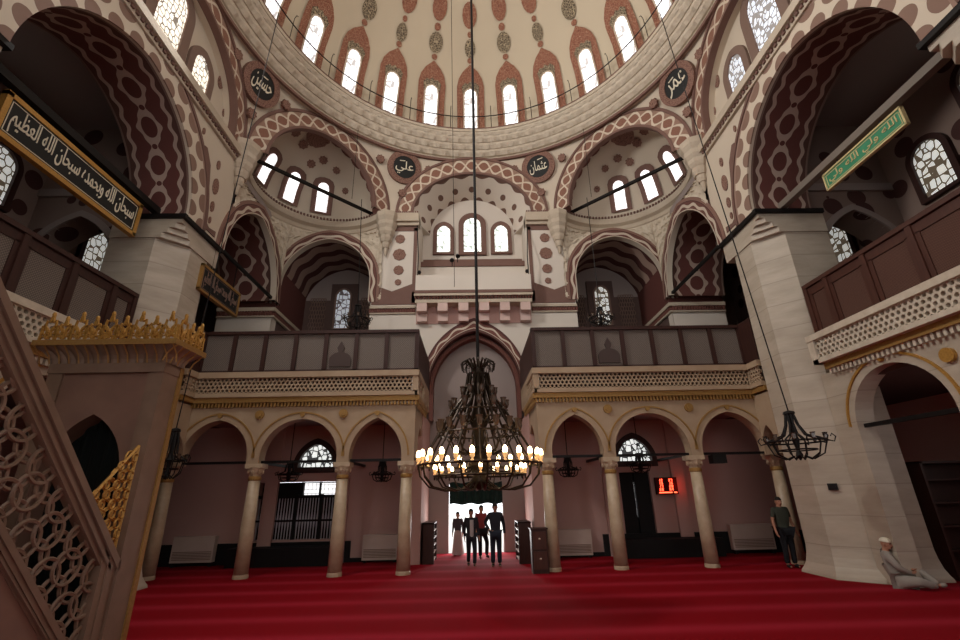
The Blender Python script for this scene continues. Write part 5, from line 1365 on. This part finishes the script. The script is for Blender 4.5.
person((6.98,8.52,-.0),.9,1.35,'elderly man in white cap and pale clothes seated on the carpet against the right pier',
  dict(pel=(0,.0,.075),spi=(0,.045,.17),che=(0,.07,.30),nkb=(0,.06,.385),nk=(0,.045,.42),hd=(0,.03,.475),ht=(0,.03,.525),shl=(.1,.06,.37),shr=(-.1,.06,.37),
   ell=(.14,-.03,.23),wrl=(.06,-.14,.2),hal=(.02,-.165,.2),elr=(-.14,-.03,.22),wrr=(-.05,-.13,.17),har=(-.01,-.155,.17),
   hil=(.06,-.02,.07),knl=(.14,-.2,.19),anl=(.06,-.36,.04),tol=(.07,-.43,.06),hir=(-.06,-.02,.07),knr=(-.15,-.18,.1),anr=(-.02,-.30,.04),tor=(.05,-.33,.03),face=(-.45,-.9,0)),
   shirt=pale,trousers=pale,hair=False,cap=M['ivory'],shoes=pale,seated=True)

# ================================================================== ROOM BEHIND THE CAMERA
w=empty('wall_front',(0,-4.5,0),'plain plastered prayer wall behind the camera with tall windows','wall','structure')
FR=PL(-4.5)
mb=MB(); wall(mb,FR,-10.5,10.5,0,10.6,[(-4.2,1.2,4.4,1.3,1.2),(0,1.2,5.4,1.3,3.4),(4.2,1.2,4.4,1.3,1.2),(-4.2,1.0,8.6,1.1,6.8),(0,1.0,9.0,1.1,7.6),(4.2,1.0,8.6,1.1,6.8)],.3); mb.build('plaster',M['white'],w)
mb=MB(); mb.box((-6.8,-4.5,10.55),(6.8,1.3,10.75)); mb.box((-6.8,1.2,10.6),(-2.6,1.3,13.6)); mb.box((2.6,1.2,10.6),(6.8,1.3,13.6)); mb.build('ceiling_front',M['plaster'],org=(0,-2,10.6),label='plain plaster ceiling bay over the camera side of the hall',cat='ceiling',kind='structure')
# ================================================================== LIGHT
def area(name,loc,to,sx,sy,power,col=(1,1,1)):
    l=bpy.data.lights.new(name,'AREA'); l.shape='RECTANGLE'; l.size=sx*S; l.size_y=sy*S; l.energy=power*S*S; l.color=col
    o=bpy.data.objects.new(name,l); COL.objects.link(o); o.location=Vector(loc)*S
    d=Vector(to)-Vector(loc); o.rotation_euler=d.to_track_quat('-Z','Y').to_euler(); o.visible_camera=False
    tag(o,kind='helper'); return o
area('daylight_prayer_wall_windows',(0,-4.3,7.4),(0,10,9.5),9,5.5,120,(1,.96,.92))
area('daylight_left_windows',(-6.1,7.2,11.9),(6.5,4.8,9.0),1.6,1.6,900,(1,.97,.93))
area('daylight_right_windows',(6.1,7.2,11.9),(-6.5,7,8),1.6,1.6,60,(1,.97,.95))
area('daylight_dome_windows',(0,CY,14.9),(0,CY,20),9,9,78,(1,.96,.9))
area('daylight_near_dome_windows',(0,2.2,14.6),(0,14,11.6),7,1.2,290,(1,.97,.93))
for sx in (-1,1): area('daylight_lower_aisle_windows',(sx*10.2,6,2.2),(sx*7,6.5,1.2),3,1.2,26,(1,.93,.9))
area('daylight_doorway',(0,14.75,.8),(0,9,0),1.5,1.3,70,(1,.98,.96))
wd=bpy.data.worlds.new('sky'); SC.world=wd; wd.use_nodes=True; bg=wd.node_tree.nodes['Background']; bg.inputs[0].default_value=(.92,.96,1,1); bg.inputs[1].default_value=3.0
# ================================================================== CAMERA
cd=bpy.data.cameras.new('camera'); cam=bpy.data.objects.new('camera',cd); COL.objects.link(cam)
f_,tilt,roll,yaw=455.0809,.3631,-.0208,.0217
cd.sensor_width=36; cd.lens=f_/960*36; cd.clip_start=.05; cd.clip_end=300
fw=Vector((sin(yaw)*cos(tilt),cos(yaw)*cos(tilt),sin(tilt))); rt=Vector((cos(yaw),-sin(yaw),0)); up=rt.cross(fw)
r2=rt*cos(roll)+up*sin(roll); u2=-rt*sin(roll)+up*cos(roll)
cam.matrix_world=Matrix((( r2.x,u2.x,-fw.x,-.1033*S),(r2.y,u2.y,-fw.y,0),(r2.z,u2.z,-fw.z,1.6*S),(0,0,0,1)))
SC.camera=cam
vs=SC.view_settings; SC.display_settings.display_device='sRGB'; vs.view_transform='Standard'; vs.look='None'; vs.gamma=1; vs.exposure=-.27; vs.use_curve_mapping=False
SC.cycles.use_denoising=True; SC.cycles.max_bounces=8; SC.cycles.diffuse_bounces=4; SC.cycles.sample_clamp_indirect=6
